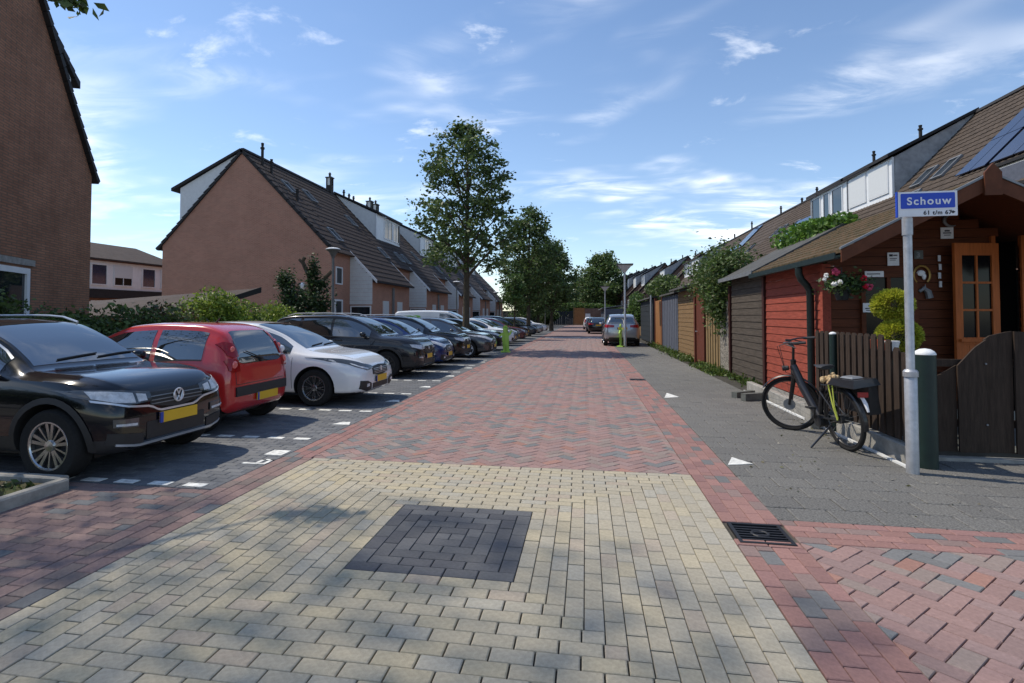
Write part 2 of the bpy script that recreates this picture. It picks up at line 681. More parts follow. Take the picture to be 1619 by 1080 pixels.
def pave(parent, stones, name, kind, limit=300, gap=.003, bev=.004, rough_z=.0025):
    """stones: list of (polygon, colour). The ones that show largest become objects, the rest one joined mesh."""
    scored = []
    for poly, c in stones:
        cx = sum(p[0] for p in poly) / len(poly)
        cy = sum(p[1] for p in poly) / len(poly)
        q = px(cx, cy)
        sc = 0
        if q and -10 < q[0] < 1630 and q[1] < 1090:
            ar = abs(sum(poly[i - 1][0] * poly[i][1] - poly[i][0] * poly[i - 1][1] for i in range(len(poly)))) / 2
            sc = ar / q[2] ** 3
            if q[0] < 335 and q[1] < 760 and cx < -4:
                sc *= .01
        scored.append((sc, poly, c, cx, cy))
    scored.sort(key=lambda t: -t[0])
    cache = {}
    rest_v, rest_f, rest_c = [], [], []
    made = 0
    for sc, poly, c, cx, cy in scored:
        dz = random.gauss(0, rough_z * .3)
        tl = (random.gauss(0, .004), random.gauss(0, .004))
        if made < limit and sc > 0:
            key = tuple((round(p[0] - cx, 3), round(p[1] - cy, 3)) for p in poly)
            me = cache.get(key)
            if me is None:
                vs, fs = stone([(p[0] - cx, p[1] - cy) for p in poly], gap, bev)
                me = bpy.data.meshes.new(name)
                me.from_pydata(vs, [], fs)
                me.materials.append(M[kind + '_obj'])
                cache[key] = me
            o = bpy.data.objects.new(name, me)
            o.location = (cx, cy, dz)
            o.rotation_euler = (tl[1], -tl[0], 0)
            o.color = (*c, 1)
            o.parent = parent
            COL.objects.link(o)
            made += 1
        else:
            vs, fs = stone(poly, gap, bev, dz, tl)
            k = len(rest_v)
            rest_v += vs
            rest_f += [[i + k for i in f] for f in fs]
            rest_c += [c] * len(vs)
    if rest_v:
        me = bpy.data.meshes.new(name + '_field')
        me.from_pydata(rest_v, [], rest_f)
        at = me.color_attributes.new('Col', 'FLOAT_COLOR', 'POINT')
        arr = np.ones((len(rest_v), 4), np.float32)
        arr[:, :3] = rest_c
        at.data.foreach_set('color', arr.ravel())
        me.materials.append(M[kind + '_attr'])
        o = bpy.data.objects.new(name + '_field', me)
        o.parent = parent
        COL.objects.link(o)
        stuff(o)


def sheet(name, poly, z, material):
    m = MB().use(material).add([(x, y, z) for x, y in poly], [list(range(len(poly)))])
    return structure(m.build(name))


def pick(cols, w, j=.12):
    c = random.choices(cols, w)[0]
    k = 1 + random.uniform(-j, j)
    return tuple(min(.9, v * k) for v in c)


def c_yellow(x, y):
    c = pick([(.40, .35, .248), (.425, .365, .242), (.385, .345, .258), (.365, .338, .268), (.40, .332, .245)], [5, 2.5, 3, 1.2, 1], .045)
    d = .5 + .5 * drift(x * .8 + 3, y * .7)              # some stretches blend towards a duller grey
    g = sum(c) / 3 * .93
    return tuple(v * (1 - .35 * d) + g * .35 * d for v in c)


def c_dark(x, y):
    return pick([(.098, .10, .106), (.118, .12, .124), (.088, .09, .098)], [4, 3, 2], .1)


_ph = [random.uniform(0, 6.3) for _ in range(8)]


def drift(x, y):
    """slow blotches in which delivery of stones a stretch of road was laid with"""
    return (math.sin(x * 1.1 + y * .45 + _ph[0]) + math.sin(y * .8 - x * .35 + _ph[1]) + math.sin(x * .5 - y * .23 + _ph[2])) / 3


def c_red(x, y):
    g = .20 + .16 * drift(x, y)
    return pick([(.29, .19, .172), (.265, .185, .172), (.262, .208, .185), (.18, .18, .178), (.32, .18, .145)], [4, 3, 2.2, 7 * g, .35], .09)


def c_red_strip(x, y):
    return pick([(.29, .165, .145), (.26, .15, .138), (.23, .165, .15), (.16, .16, .16)], [5, 3, 1.6, 1.0], .09)


def c_brown(x, y):
    return pick([(.225, .155, .14), (.25, .175, .155), (.19, .15, .135), (.14, .145, .15)], [4, 2.5, 2, .7], .09)


def c_grey(x, y):
    g = 1 + .12 * drift(x, y)
    return tuple(v * g for v in pick([(.135, .14, .148), (.155, .158, .162), (.115, .12, .128)], [4, 3, 3], .1))


def c_tile(x, y):
    return tuple(v * (1 + .10 * drift(x * 1.3, y)) for v in pick([(.152, .149, .140), (.145, .142, .134), (.158, .154, .143)], [3, 3, 2], .04))


# the sheet under everything, out to the horizon
gm = MB().use('ground')
gm.add([(-700, -200, -.06), (700, -200, -.06), (700, 1200, -.06), (-700, 1200, -.06)], [(0, 1, 2, 3)])
structure(gm.build('ground'))

# --- the square of yellow bricks round a dark centre
XL, XR, Y0D, Y1D = -1.48, -.425, 3.30, 4.50
YX0, YX1, YY1 = -2.95, 1.005, 5.79
YY0 = Y0D - 14 * .109
mat('joint_dark', (.06, .056, .047), .95, var=.45, scale=7)
square = sheet('brick_square', rect(YX0 - .02, YX1 + .02, YY0, YY1 + .02), -.016, 'joint_dark')
BL = .208
yel, drk = [], []


def bricks_line(dst, a0, a1, b0, b1, along, colf, off):
    """running bricks filling a strip; along='x' or 'y'"""
    t = a0 - off
    while t < a1 - .005:
        u0, u1 = max(t, a0), min(t + BL, a1)
        if 0 < a1 - u1 < .06:
            u1 = a1
            t += BL
        if u0 == a0 and u1 - u0 < .05:
            t2 = u1 + BL
            u1 = min(t2, a1)
            t += BL
        if u1 - u0 > .03:
            p = rect(u0, u1, b0, b1) if along == 'x' else rect(b0, b1, u0, u1)
            dst.append((p, colf((p[0][0] + p[2][0]) / 2, (p[0][1] + p[2][1]) / 2)))
        t += BL


bl, br_, bt, bb = (XL - YX0) / 14, (YX1 - XR) / 14, (YY1 - Y1D) / 14, .109
for k in range(1, 15):
    o = 0
    x0, x1 = XL - k * bl, XR + k * br_
    y0, y1 = Y0D - k * bb, Y1D + k * bt
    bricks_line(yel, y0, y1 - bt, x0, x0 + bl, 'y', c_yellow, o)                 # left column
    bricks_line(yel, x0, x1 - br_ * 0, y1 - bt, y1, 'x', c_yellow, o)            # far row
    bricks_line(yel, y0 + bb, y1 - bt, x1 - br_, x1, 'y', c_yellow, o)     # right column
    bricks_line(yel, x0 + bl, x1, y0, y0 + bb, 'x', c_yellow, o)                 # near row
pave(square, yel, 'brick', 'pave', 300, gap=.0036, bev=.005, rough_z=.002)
db, dbx = (Y1D - Y0D) / 11, (XR - XL) / 10
for k in range(0, 5):
    x0, x1, y0, y1 = XL + k * dbx, XR - k * dbx, Y0D + k * db, Y1D - k * db
    if k == 4:
        drk += [(rect(x0, x1, y0, y0 + db), c_dark(0, 0)), (rect(x0, x1, y1 - db, y1), c_dark(0, 0)),
                (rect(x0, (x0 + x1) / 2, y0 + db, y1 - db), c_dark(0, 0)), (rect((x0 + x1) / 2, x1, y0 + db, y1 - db), c_dark(0, 0))]
        break
    bricks_line(drk, x0, x1, y0, y0 + db, 'x', c_dark, 0)
    bricks_line(drk, x0, x1, y1 - db, y1, 'x', c_dark, 0)
    bricks_line(drk, y0 + db, y1 - db, x0, x0 + dbx, 'y', c_dark, 0)
    bricks_line(drk, y0 + db, y1 - db, x1 - dbx, x1, 'y', c_dark, .03)
pave(square, drk, 'dark_brick', 'pave', 300, gap=.003, rough_z=.002)

# --- the red road beyond it
RX0, RX1 = -3.31, 1.43
FAR = 99.
road = sheet('road', rect(RX0 - .02, RX1 + .02, YY1 + .004, FAR), -.0161, 'joint')


def herring(reg, ang, colf, L=.21, W=.105):
    """herringbone over the convex region reg"""
    res = []
    xs = [p[0] for p in reg]
    ys = [p[1] for p in reg]
    cx, cy = (min(xs) + max(xs)) / 2, (min(ys) + max(ys)) / 2
    rad = math.hypot(max(xs) - min(xs), max(ys) - min(ys)) / 2 + .5
    n = int(rad / W) + 2
    c, s = math.cos(ang), math.sin(ang)
    x0, x1, y0, y1 = min(xs) - .15, max(xs) + .15, min(ys) - .15, max(ys) + .15

    def put(u, v, du, dv):
        mu, mv = u + du / 2, v + dv / 2
        px_, py_ = cx + c * mu - s * mv, cy + s * mu + c * mv
        if not (x0 < px_ < x1 and y0 < py_ < y1):
            return
        poly = rot_rect(px_, py_, du, dv, ang)
        if not (px_ - .13 > min(xs) and px_ + .13 < max(xs) and py_ - .13 > min(ys) and py_ + .13 < max(ys)) or len(reg) != 4:
            poly = clip(poly, reg)
            if len(poly) < 3:
                return
            ar = abs(sum(poly[i - 1][0] * poly[i][1] - poly[i][0] * poly[i - 1][1] for i in range(len(poly)))) / 2
            if ar < .0012:
                return
        res.append((poly, colf(px_, py_)))
    # herringbone cell: horizontals at (i+j, ...) step pattern
    for j in range(-n, n):
        for i in range(-n // 2 - 1, n // 2 + 1):
            k = i * 4 + (j % 4)
            put(k * W, j * W, L, W)
    for j in range(-n, n):
        for i in range(-n // 2 - 1, n // 2 + 1):
            k = i * 4 + (j % 4)
            put((k + 2) * W, (j - 1) * W, W, L)
    return res


red = []
red += herring(rect(-2.98, 1.0, YY1 + .003, 42.), PI / 4, c_red)
for i in range(3):
    bricks_line(red, YY1 + .003, 60., RX0 + i * .11, RX0 + (i + 1) * .11, 'y', c_red_strip, (i % 2) * BL / 2)
for i in range(4):
    bricks_line(red, YY1 + .003, 42., 1.003 + i * .1065, 1.003 + (i + 1) * .1065, 'y', c_red_strip, (i % 2) * BL / 2)
pave(road, red, 'brick', 'pave', 300)
mat('road_far', (.235, .165, .152), .9, var=.2, scale=2.5)
sheet('far_road', rect(-2.98, 1.43, 42.01, FAR), -.002, 'road_far')
sheet('far_edge', rect(-3.31, -2.99, 60.01, FAR), -.0022, 'road_far')

# --- the brown-red paving left of the square
left = sheet('side_paving', rect(-9.5, YX0 - .021, -1.5, 4.6), -.0158, 'joint')
lb = []
for i in range(3):
    bricks_line(lb, .5, YY1, RX0 + i * .119, RX0 + (i + 1) * .119, 'y', c_brown, (i % 2) * BL / 2)
j = 0
y = 4.585
while y > .8:
    bricks_line(lb, -9.0, RX0 - .003, y - .107, y, 'x', c_brown, (j % 2) * BL / 2 + .03)
    y -= .107
    j += 1
pave(left, lb, 'brick', 'pave', 300)

# --- parking bays, grey
bays = sheet('parking_bays', rect(-9.5, RX0 - .021, 4.601, 75), -.0162, 'joint')
gb = []
y, j = 4.603, 0
while y < 30:
    bricks_line(gb, -8.9, RX0 - .003, y, y + .107, 'x', c_grey, (j % 2) * BL / 2)
    y += .107
    j += 1
pave(bays, gb, 'brick', 'pave', 300)
mat('bay_far', (.135, .14, .145), .9, var=.2, scale=3)
sheet('far_bays', rect(-8.9, RX0 - .003, y + .003, 75), -.002, 'bay_far')
sheet('front_path', rect(-14, -9.0, 8, 99), -.02, 'bay_far')

# --- pavement of dark square tiles on the right
pavement = sheet('pavement', rect(RX1 + .021, 9.5, 4.58, 45), -.0163, 'joint_dark')
tl = []
y = 4.63
row = 0
while y < 44:
    x = 1.435 - (0 if row % 2 else .15)
    x_end = 3.22 if y > 6.75 else 9.3
    while x < x_end:
        a, b = max(x, 1.435), min(x + .3, x_end)
        if b - a > .05:
            tl.append((rect(a, b, y, y + .3), c_tile(x, y)))
        x += .3
    y += .3
    row += 1
pave(pavement, tl, 'tile', 'tile', 300, gap=.0045, bev=.006, rough_z=.003)
sheet('far_pavement', rect(1.435, 3.6, y + .003, 99), -.0024, 'bay_far')

# --- red paving in the right foreground
right = sheet('crossing_paving', rect(YX1 + .021, 9.5, .5, 4.578), -.0157, 'joint')
rb = []
for i in range(4):
    bricks_line(rb, 1.2, 4.08, YX1 + .004 + i * .107, YX1 + .004 + (i + 1) * .107, 'y', c_red_strip, (i % 2) * BL / 2)
for i in range(4):
    bricks_line(rb, 4.53, YY1, YX1 + .004 + i * .107, YX1 + .004 + (i + 1) * .107, 'y', c_red_strip, (i % 2) * BL / 2)
for i in range(4):
    bricks_line(rb, 1.437, 9., 4.19 + i * .109, 4.19 + (i + 1) * .109, 'x', c_red_strip, (i % 2) * BL / 2)
bricks_line(rb, 1.005, 1.433, 4.085, 4.19, 'x', c_red_strip, 0)
rb += herring([(1.437, 4.187), (1.437, .8), (9., .8), (9., 4.187)], R(45), c_red)
pave(right, rb, 'brick', 'pave', 300)

# --- painted marks
def marking(name, label, cat, poly, group=None, z=.0045, m='road_paint'):
    o = MB().use(m).prism([(x, y, z - .003) for x, y in poly], (0, 0, .004)).build(name, fix=True)
    return tag(o, label, cat, group)


bay_rows = [4.63, 6.6, 8.68, 10.76, 13.05, 15.19, 17.3, 19.45, 21.6]
row_names = ['in front of the black SUV, nearest the camera', 'between black SUV and red hatchback', 'between red hatchback and white hatchback', 'beyond the white hatchback', 'just before the charcoal SUV', 'between charcoal SUV and blue car', 'between blue car and black crossover', 'between black crossover and slate hatchback', 'just before the tall tree']
for r, yb in enumerate(bay_rows):
    for k in range(16 if r < 4 else 9):
        xm = -3.44 - k * .355
        marking('bay_dash', 'white dash in the dotted line ' + row_names[r], 'road marking',
                rect(xm - .205, xm, yb, yb + .1), 'white dashes ' + row_names[r])
names = ['black SUV', 'red hatchback', 'white hatchback', 'empty grey bay', 'charcoal SUV', 'blue small car', 'black crossover', 'slate hatchback']
for k, yb in enumerate((5.82, 7.6, 9.78, 11.85, 14.1, 16.4, 18.6)):
    marking('bay_tile', 'white square mark at the kerb edge of the bay of the ' + names[k], 'road marking',
            rect(-3.56, -3.35, yb, yb + .22) if k == 0 else [(-3.60, yb), (-3.33, yb), (-3.40, yb + .2), (-3.52, yb + .2)], 'white square marks at the mouths of the parking bays')
    # the letter P in front of it
    if k == 0:
        a = MB().use('road_paint')
        x0, y0 = -3.58, 5.44
        for bx in (rect(x0, x0 + .26, y0, y0 + .045), rect(x0 + .13, x0 + .17, y0 + .05, y0 + .2), rect(x0 + .22, x0 + .26, y0 + .05, y0 + .2), rect(x0 + .13, x0 + .26, y0 + .165, y0 + .205)):
            a.prism([(x, y, .0015) for x, y in bx], (0, 0, .004))
        tag(a.build('parking_letter', fix=True), 'white letter P laid in the paving of the nearest parking bay', 'road marking')
marking('direction_mark', 'white triangle on the grey pavement close to the bicycle', 'road marking', [(1.45, 6.22), (1.72, 6.3), (1.57, 6.56)])
marking('direction_mark', 'white triangle on the pavement farther up the street, beside the red edge', 'road marking', [(1.40 + .06, 11.1), (1.76, 11.24), (1.6, 11.8)])
marking('paint_spot', 'narrow white band painted across the red road in the distance', 'road marking', rect(-2.9, 1.0, 40.2, 40.9), z=.006)

# planter kerb, bottom left
pl = thing('planting_bed', 'kerbed corner of a planting bed with sparse weeds beside the black SUV', 'planting bed', (-5.4, 4.2, 0))
a = MB()
a.bevel_box((-4.62, 4.02, .03), (.1, .72, .14), .015, 1)
a.build('kerb', 'concrete', pl)
MB().bevel_box((-5.45, 4.43, .03), (1.55, .1, .139), .015, 0).build('kerb', 'concrete', pl)
MB().bevel_box((-4.66, 3.2, .03), (.1, .9, .141), .015, 1).build('kerb', 'concrete', pl)
MB().use('earth').prism([(-6.3, 2.75, -.02), (-4.7, 2.75, -.02), (-4.665, 4.38, -.02), (-6.3, 4.38, -.02)], (0, 0, .065)).build('soil', None, pl, fix=True)

# drain in the gutter and an inspection cover up the road
def grate(x0, x1, y0, y1, label):
    t = thing('drain_grate', label, 'drain', ((x0 + x1) / 2, (y0 + y1) / 2, 0))
    f = MB()
    w = .025
    for bx in ((x0, x1, y0, y0 + w), (x0, x1, y1 - w, y1), (x0, x0 + w, y0 + w, y1 - w), (x1 - w, x1, y0 + w, y1 - w)):
        f.bbox(*bx, -.03, .006)
    f.build('frame', 'iron', t)
    MB().bbox(x0 + w, x1 - w, y0 + w, y1 - w, -.03, -.014).build('pit', 'black_metal', t)
    n = 7
    st = (y1 - y0 - 2 * w) / n
    for k in range(1, n):
        MB().bbox(x0 + w, x1 - w, y0 + w + k * st - .008, y0 + w + k * st + .008, -.013, .004).build('bar', 'iron', t)
    MB().ring(((x0 + x1) / 2, (y0 + y1) / 2, .002), (0, 0, 1), .055, .012, 20, 6, .5).build('ring', 'iron', t)


grate(1.035, 1.40, 4.12, 4.50, 'black cast iron drain grate at the corner of the yellow brick square')
grate(1.05, 1.42, 14.0, 14.35, 'small dark drain cover far up the right hand edge of the red road')


# ------------------------------------------------------------------ houses
def strip_roof(name, parent, y0, y1, p_top, p_bot, n, material='roof_tile', t=.028, axis='y'):
    """tiled slope: stepped courses with a rolled pan profile, between ridge point p_top=(x,z) and eave p_bot"""
    m = MB().use(material)
    dx, dz = (p_bot[0] - p_top[0]) / n, (p_bot[1] - p_top[1]) / n
    L = math.hypot(dx, dz)
    nx, nz = -dz / L, dx / L
    if nz < 0:
        nx, nz = -nx, -nz
    vs, fs = [], []
    q = lambda x, y, z: (x, y, z) if axis == 'y' else (y, x, z)
    cols = max(2, int(round((y1 - y0) / .30)) * 2)
    fine = axis == 'y' and y0 < 45
    cols = cols if fine else 1
    for k in range(n):
        a = (p_top[0] + dx * k, p_top[1] + dz * k)
        b = (a[0] + dx * 1.04, a[1] + dz * 1.04)
        for c in range(cols + 1):
            y = y0 + (y1 - y0) * c / cols
            h = (.022 if c % 2 else 0.) if fine else 0.
            o = len(vs)
            vs += [q(a[0] + nx * h, y, a[1] + nz * h), q(b[0] + nx * (t + h), y, b[1] + nz * (t + h)), q(b[0] - nx * .03, y, b[1] - nz * .03)]
            if c:
                fs += [(o - 3, o, o + 1, o - 2), (o - 2, o + 1, o + 2, o - 1)]
    m.add(vs, fs)
    return m.build(name, None, parent, fix=False)


def window(parent, o, u, n, w, h, cols=1, rows=1, frame='white_paint', pane='glass', fw=.07, name='window', d=.06, blind=0., blind_m='shutter'):
    """framed window: o = lower left corner on the wall, u = direction along the wall, n = outward normal"""
    o, u, n = Vector(o), Vector(u).normalized(), Vector(n).normalized()
    z = Vector((0, 0, 1))
    z = (z - n * z.dot(n)).normalized()
    m = MB()

    def bar(a, b, c, e, dd=d):
        p = [o + u * x + z * y + n * k for k in (0., dd) for x, y in ((a, c), (b, c), (b, e), (a, e))]
        m.hexa(p)
    bar(0, w, 0, fw)
    bar(0, w, h - fw, h)
    bar(0, fw, fw, h - fw)
    bar(w - fw, w, fw, h - fw)
    for k in range(1, cols):
        x = fw + (w - 2 * fw) * k / cols
        bar(x - .025, x + .025, fw, h - fw, d * .8)
    for k in range(1, rows):
        y = fw + (h - 2 * fw) * k / rows
        bar(fw, w - fw, y - .025, y + .025, d * .7)
    f = m.build(name, frame, parent, fix=True)
    p = MB().hexa([o + u * x + z * y + n * k for k in (-.01, d * .3) for x, y in ((fw, fw), (w - fw, fw), (w - fw, h - fw), (fw, h - fw))])
    p.build('pane', pane, f, fix=True)
    if blind:
        b = MB().hexa([o + u * x + z * y + n * k for k in (d * .35, d * 1.1) for x, y in ((fw * .5, h * (1 - blind)), (w - fw * .5, h * (1 - blind)), (w - fw * .5, h - .01), (fw * .5, h - .01))])
        b.build('shutter', blind_m, f, fix=True)
    return f


def skylight(parent, roofpt, y, s, w=.78, l=1.1, sx=1):
    """roof window lying on a slope: roofpt(s) gives (x, z) at distance s below the ridge"""
    (x0, z0), (x1, z1) = roofpt(s), roofpt(s + l)
    d = Vector((x1 - x0, 0, z1 - z0)).normalized()
    n = Vector((-d.z, 0, d.x))
    if n.z < 0:
        n = -n
    o = Vector((x1, y, z1)) + n * .03
    f = window(parent, o, (0, 1, 0), n, w, l, frame='lead', pane='glass_sky', fw=.07, name='skylight', d=.10)
    return f


def chimney_pipe(parent, x, y, z, h=.8, r=.08, cap=True):
    m = MB().use('roof_edge')
    m.lathe((x, y, z), [(r, -.35), (r, h * .7), (r * 1.5, h * .7), (r * 1.5, h * .78), (r * .8, h * .8), (r * 1.1, h * .97), (.01, h)], 10)
    return m.build('vent_pipe', None, parent, smooth=True)


def row_house(idx, y0, y1, side, xs, label, dormer=None, sky=(), pipes=(), solar=None, entry_near=True, xsign=1, end_gable=False, far=False, stack=None, group=''):
    """one house of the left terrace; xs shifts the block sideways. Street side faces +X (xsign=1) or -X (-1).
    Cross-section is written for the left terrace and mirrored for the right one."""
    left = xsign == 1
    if left:
        RX, RZ, BX, BZ, EX, EZ = -19.3, 11.05, -24.4, 5.75, -13.55, 5.1
    else:
        RX, RZ, BX, BZ, EX, EZ = 17.5 + xs, 10.75, 22.6 + xs, 5.4, 12.45 + xs, 5.45
    t = thing('terraced_house', label, 'house', ((RX + EX) / 2, (y0 + y1) / 2, 0), group=group)
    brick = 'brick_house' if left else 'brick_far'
    rt = 'roof_tile' if left else 'roof_tile_warm'
    sl = (RZ - EZ) / abs(RX - EX)
    sg = 1 if left else -1
    rp = lambda s: (RX + sg * s * math.cos(math.atan(sl)), RZ - s * math.sin(math.atan(sl)))
    nC = 22 if not far else 12
    if left:
        # recessed entrance bay and the projecting part under the long catslide
        rec = 2.55 if idx == 0 else (y1 - y0) * .387
        ry0, ry1 = (y0, y0 + rec) if entry_near else (y1 - rec, y1)
        py0, py1 = (ry1, y1) if entry_near else (y0, ry0)
        wx, pxx = -13.85, -12.45
        w = MB().use(brick)
        w.prism([(BX + .1, y0, -.05), (wx, y0, -.05), (wx, y0, 5.15), (RX, y0, RZ - .2), (BX + .1, y0, 5.75)], (0, y1 - y0, 0))
        w.build('wall', None, t, fix=True)
        w = MB().use(brick)
        w.prism([(wx + .003, py0 + .003, -.05), (pxx, py0 + .003, -.05), (pxx, py0 + .003, 3.55), (wx + .003, py0 + .003, 4.98)], (0, py1 - py0 - .006, 0))
        w.build('front_wall', None, t, fix=True)
        ex2, ez2 = -12.15, 3.42
        strip_roof('roof', t, ry0, ry1, (RX, RZ), (EX, EZ), 17, rt)
        strip_roof('roof', t, py0, py1, (RX, RZ), (ex2, RZ - sl * (ex2 - RX)), nC, rt)
        # side of the projecting part: white boards over a dark window
        yy = py0 if entry_near else py1
        s2 = -1 if entry_near else 1
        zt = lambda x: RZ - sl * (x - RX) - .12
        c = MB().use('white_board')
        nb = 12
        for k in range(nb):
            za = 2.25 + k * .235
            zb = za + .228
            xr = min(pxx + .01, RX + (RZ - .12 - za - .1) / sl)
            if xr - wx < .06:
                break
            c.bbox(wx + .01, xr, yy + s2 * .004, yy + s2 * (.03 if k % 2 else .034), za, zb)
        c.build('cladding', None, t)
        window(t, (wx + .05, yy, .55), (1, 0, 0), (0, s2, 0), pxx - wx - .1, 1.62, 1, 2, fw=.07)
        v = MB().use('white_paint')
        v.prism([(wx, yy + s2 * .0, zt(wx) + .16), (ex2, yy, zt(ex2) + .16), (ex2, yy, zt(ex2) - .03), (wx, yy, zt(wx) - .03)], (0, s2 * .06, 0))
        v.build('bargeboard', None, t, fix=True)
        # entrance bay: door and small upper window
        dy = (ry0 + ry1) / 2 + (-.35 if entry_near else .35)
        f = window(t, (wx, dy - .5, .05), (0, 1, 0), (1, 0, 0), 1.0, 2.45, 1, 1, pane='dark_door', fw=.1, name='door', d=.08)
        window(t, (wx, dy - .35, 3.35), (0, 1, 0), (1, 0, 0), .85, 1.0, 1, 1, blind=0.)
        wy = py0 + (py1 - py0) * (.62 if entry_near else .38)
        window(t, (pxx, wy - .45, .95), (0, 1, 0), (1, 0, 0), .95, 1.55, 1, 1, blind=.62 if idx % 3 else .8)
        MB().use('roof_edge').bbox(ex2 - .02, ex2 + .09, py0, py1, RZ - sl * (ex2 - RX) - .12, RZ - sl * (ex2 - RX) - .02).build('gutter', None, t)
        MB().tube([(pxx + .06, py1 - .12 if entry_near else py0 + .12, 3.4), (pxx + .06, py1 - .12 if entry_near else py0 + .12, 0)], .04, 6).build('downpipe', 'lead', t)
    else:
        wx = EX + .35
        w = MB().use(brick)
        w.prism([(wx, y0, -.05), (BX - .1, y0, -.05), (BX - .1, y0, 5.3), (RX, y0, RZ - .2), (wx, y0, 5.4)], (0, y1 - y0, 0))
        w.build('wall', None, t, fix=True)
        strip_roof('roof', t, y0, y1, (RX, RZ), (EX, EZ), 19 if not far else 12, rt)
        window(t, (wx, y0 + .7, 3.3), (0, 1, 0), (-1, 0, 0), 1.6, 1.35, 2, 1, blind=.9 if idx % 2 else .35)
        window(t, (wx, y0 + 3.2, 3.3), (0, 1, 0), (-1, 0, 0), 1.3, 1.35, 1, 1, blind=0)
        window(t, (wx, y0 + .7, .6), (0, 1, 0), (-1, 0, 0), 2.2, 1.75, 2, 1)
        window(t, (wx, y0 + 3.5, .05), (0, 1, 0), (-1, 0, 0), 1.0, 2.3, 1, 1, pane='dark_door', name='door')
        MB().use('roof_edge').bbox(EX - .1, EX + .03, y0, y1, EZ - .11, EZ - .01).build('gutter', None, t)
    strip_roof('back_roof', t, y0, y1, (RX, RZ), (BX - sg * .3, BZ - .3), 10, rt)
    MB().use('roof_edge').prism([(RX - .16, y0, RZ - .05), (RX + .16, y0, RZ - .05), (RX + .09, y0, RZ + .1), (RX - .09, y0, RZ + .1)], (0, y1 - y0, 0)).build('ridge', None, t, fix=True)
    # party wall line / verge
    if end_gable:
        for (a, b) in (((RX, RZ), (EX, EZ)), ((RX, RZ), (BX - sg * .3, BZ - .3))):
            d = Vector((b[0] - a[0], 0, b[1] - a[1])).normalized()
            n = Vector((-d.z, 0, d.x))
            n = n if n.z > 0 else -n
            A, B = Vector((a[0], y0 - .09, a[1])), Vector((b[0], y0 - .09, b[1]))
            k = 16
            v = MB().use('roof_edge')
            for i in range(k):
                p, q = A.lerp(B, i / k), A.lerp(B, (i + .94) / k)
                v.prism([p + n * .0, q + n * .05, q - n * .14, p - n * .14], (0, .18, 0))
            v.build('verge', None, t, fix=True)
    # dormer
    if dormer:
        a, b, style = dormer
        dx = RX + sg * (3.45 if left else 3.55)
        zb = RZ - sl * abs(dx - RX) + .12
        ztp = zb + (1.85 if left else 1.75)
        chm = 'white_board' if left else 'cheek_grey'
        f = MB().use('white_paint').prism([(dx - sg * .12, a, zb - .12), (dx, a, zb - .12), (dx, a, ztp), (dx - sg * .12, a, ztp)], (0, b - a, 0))
        d = f.build('dormer', None, t, fix=True)
        for yy, q in ((a, -1), (b, 1)):
            c = MB().use(chm)
            c.prism([(dx - sg * .1, yy, zb - .1), (dx - sg * .1, yy, ztp), (RX + sg * .05, yy, RZ + .02)], (0, -q * .06, 0))
            c.build('cheek', None, d, fix=True)
        r = MB().use('roof_edge')
        z1, z2 = ztp, RZ + .10
        x1, x2 = dx + sg * .22, RX
        r.prism([(x1, a - .12, z1 - .02), (x2, a - .12, z2 - .02), (x2, a - .12, z2 + .12), (x1, a - .12, z1 + .14)], (0, b - a + .24, 0))
        r.build('dormer_roof', None, d, fix=True)
        W = b - a
        o = (dx, a, zb + .08)
        hh = ztp - zb - .2
        n = (sg, 0, 0)

        def wnd(u0, u1, cols, bl, fr='white_paint'):
            window(t, (dx, a + u0 * W, zb + .14), (0, 1, 0), n, (u1 - u0) * W, hh - .05, cols, 1, blind=bl, frame=fr, name='dormer_window', d=.05)
        if style == 0:
            wnd(.30, .64, 2, 0)
            wnd(.68, .97, 2, 0)
        elif style == 1:
            wnd(.06, .46, 1, .97)
            wnd(.52, .92, 1, .97)
        elif style == 2:
            wnd(.08, .36, 1, 0)
            wnd(.42, .60, 1, 0)
            wnd(.68, .95, 1, .0)
        MB().use('lead').tube([(dx + sg * .05, b - .25, ztp), (dx + sg * .05, b - .25, zb)], .035, 6).build('downpipe', None, d)
    for (y, s) in sky:
        skylight(t, rp, y, s)
    for (x, y, z, h) in pipes:
        chimney_pipe(t, x, y, z, h)
    if solar:
        (ya, yb, s0, s1, nc, nr) = solar
        for i in range(nc):
            for j in range(nr):
                u0, u1 = ya + (yb - ya) * i / nc + .02, ya + (yb - ya) * (i + 1) / nc - .02
                (xa, za), (xb, zb_) = rp(s0 + (s1 - s0) * j / nr + .02), rp(s0 + (s1 - s0) * (j + 1) / nr - .02)
                d = Vector((xb - xa, 0, zb_ - za)).normalized()
                nn = Vector((-d.z, 0, d.x))
                nn = nn if nn.z > 0 else -nn
                pts = [Vector((xa, u0, za)), Vector((xa, u1, za)), Vector((xb, u1, zb_)), Vector((xb, u0, zb_))]
                p = MB().use('solar').hexa([q + nn * k for k in (.09, .13) for q in pts])
                p.build('solar_panel', None, t, fix=True)
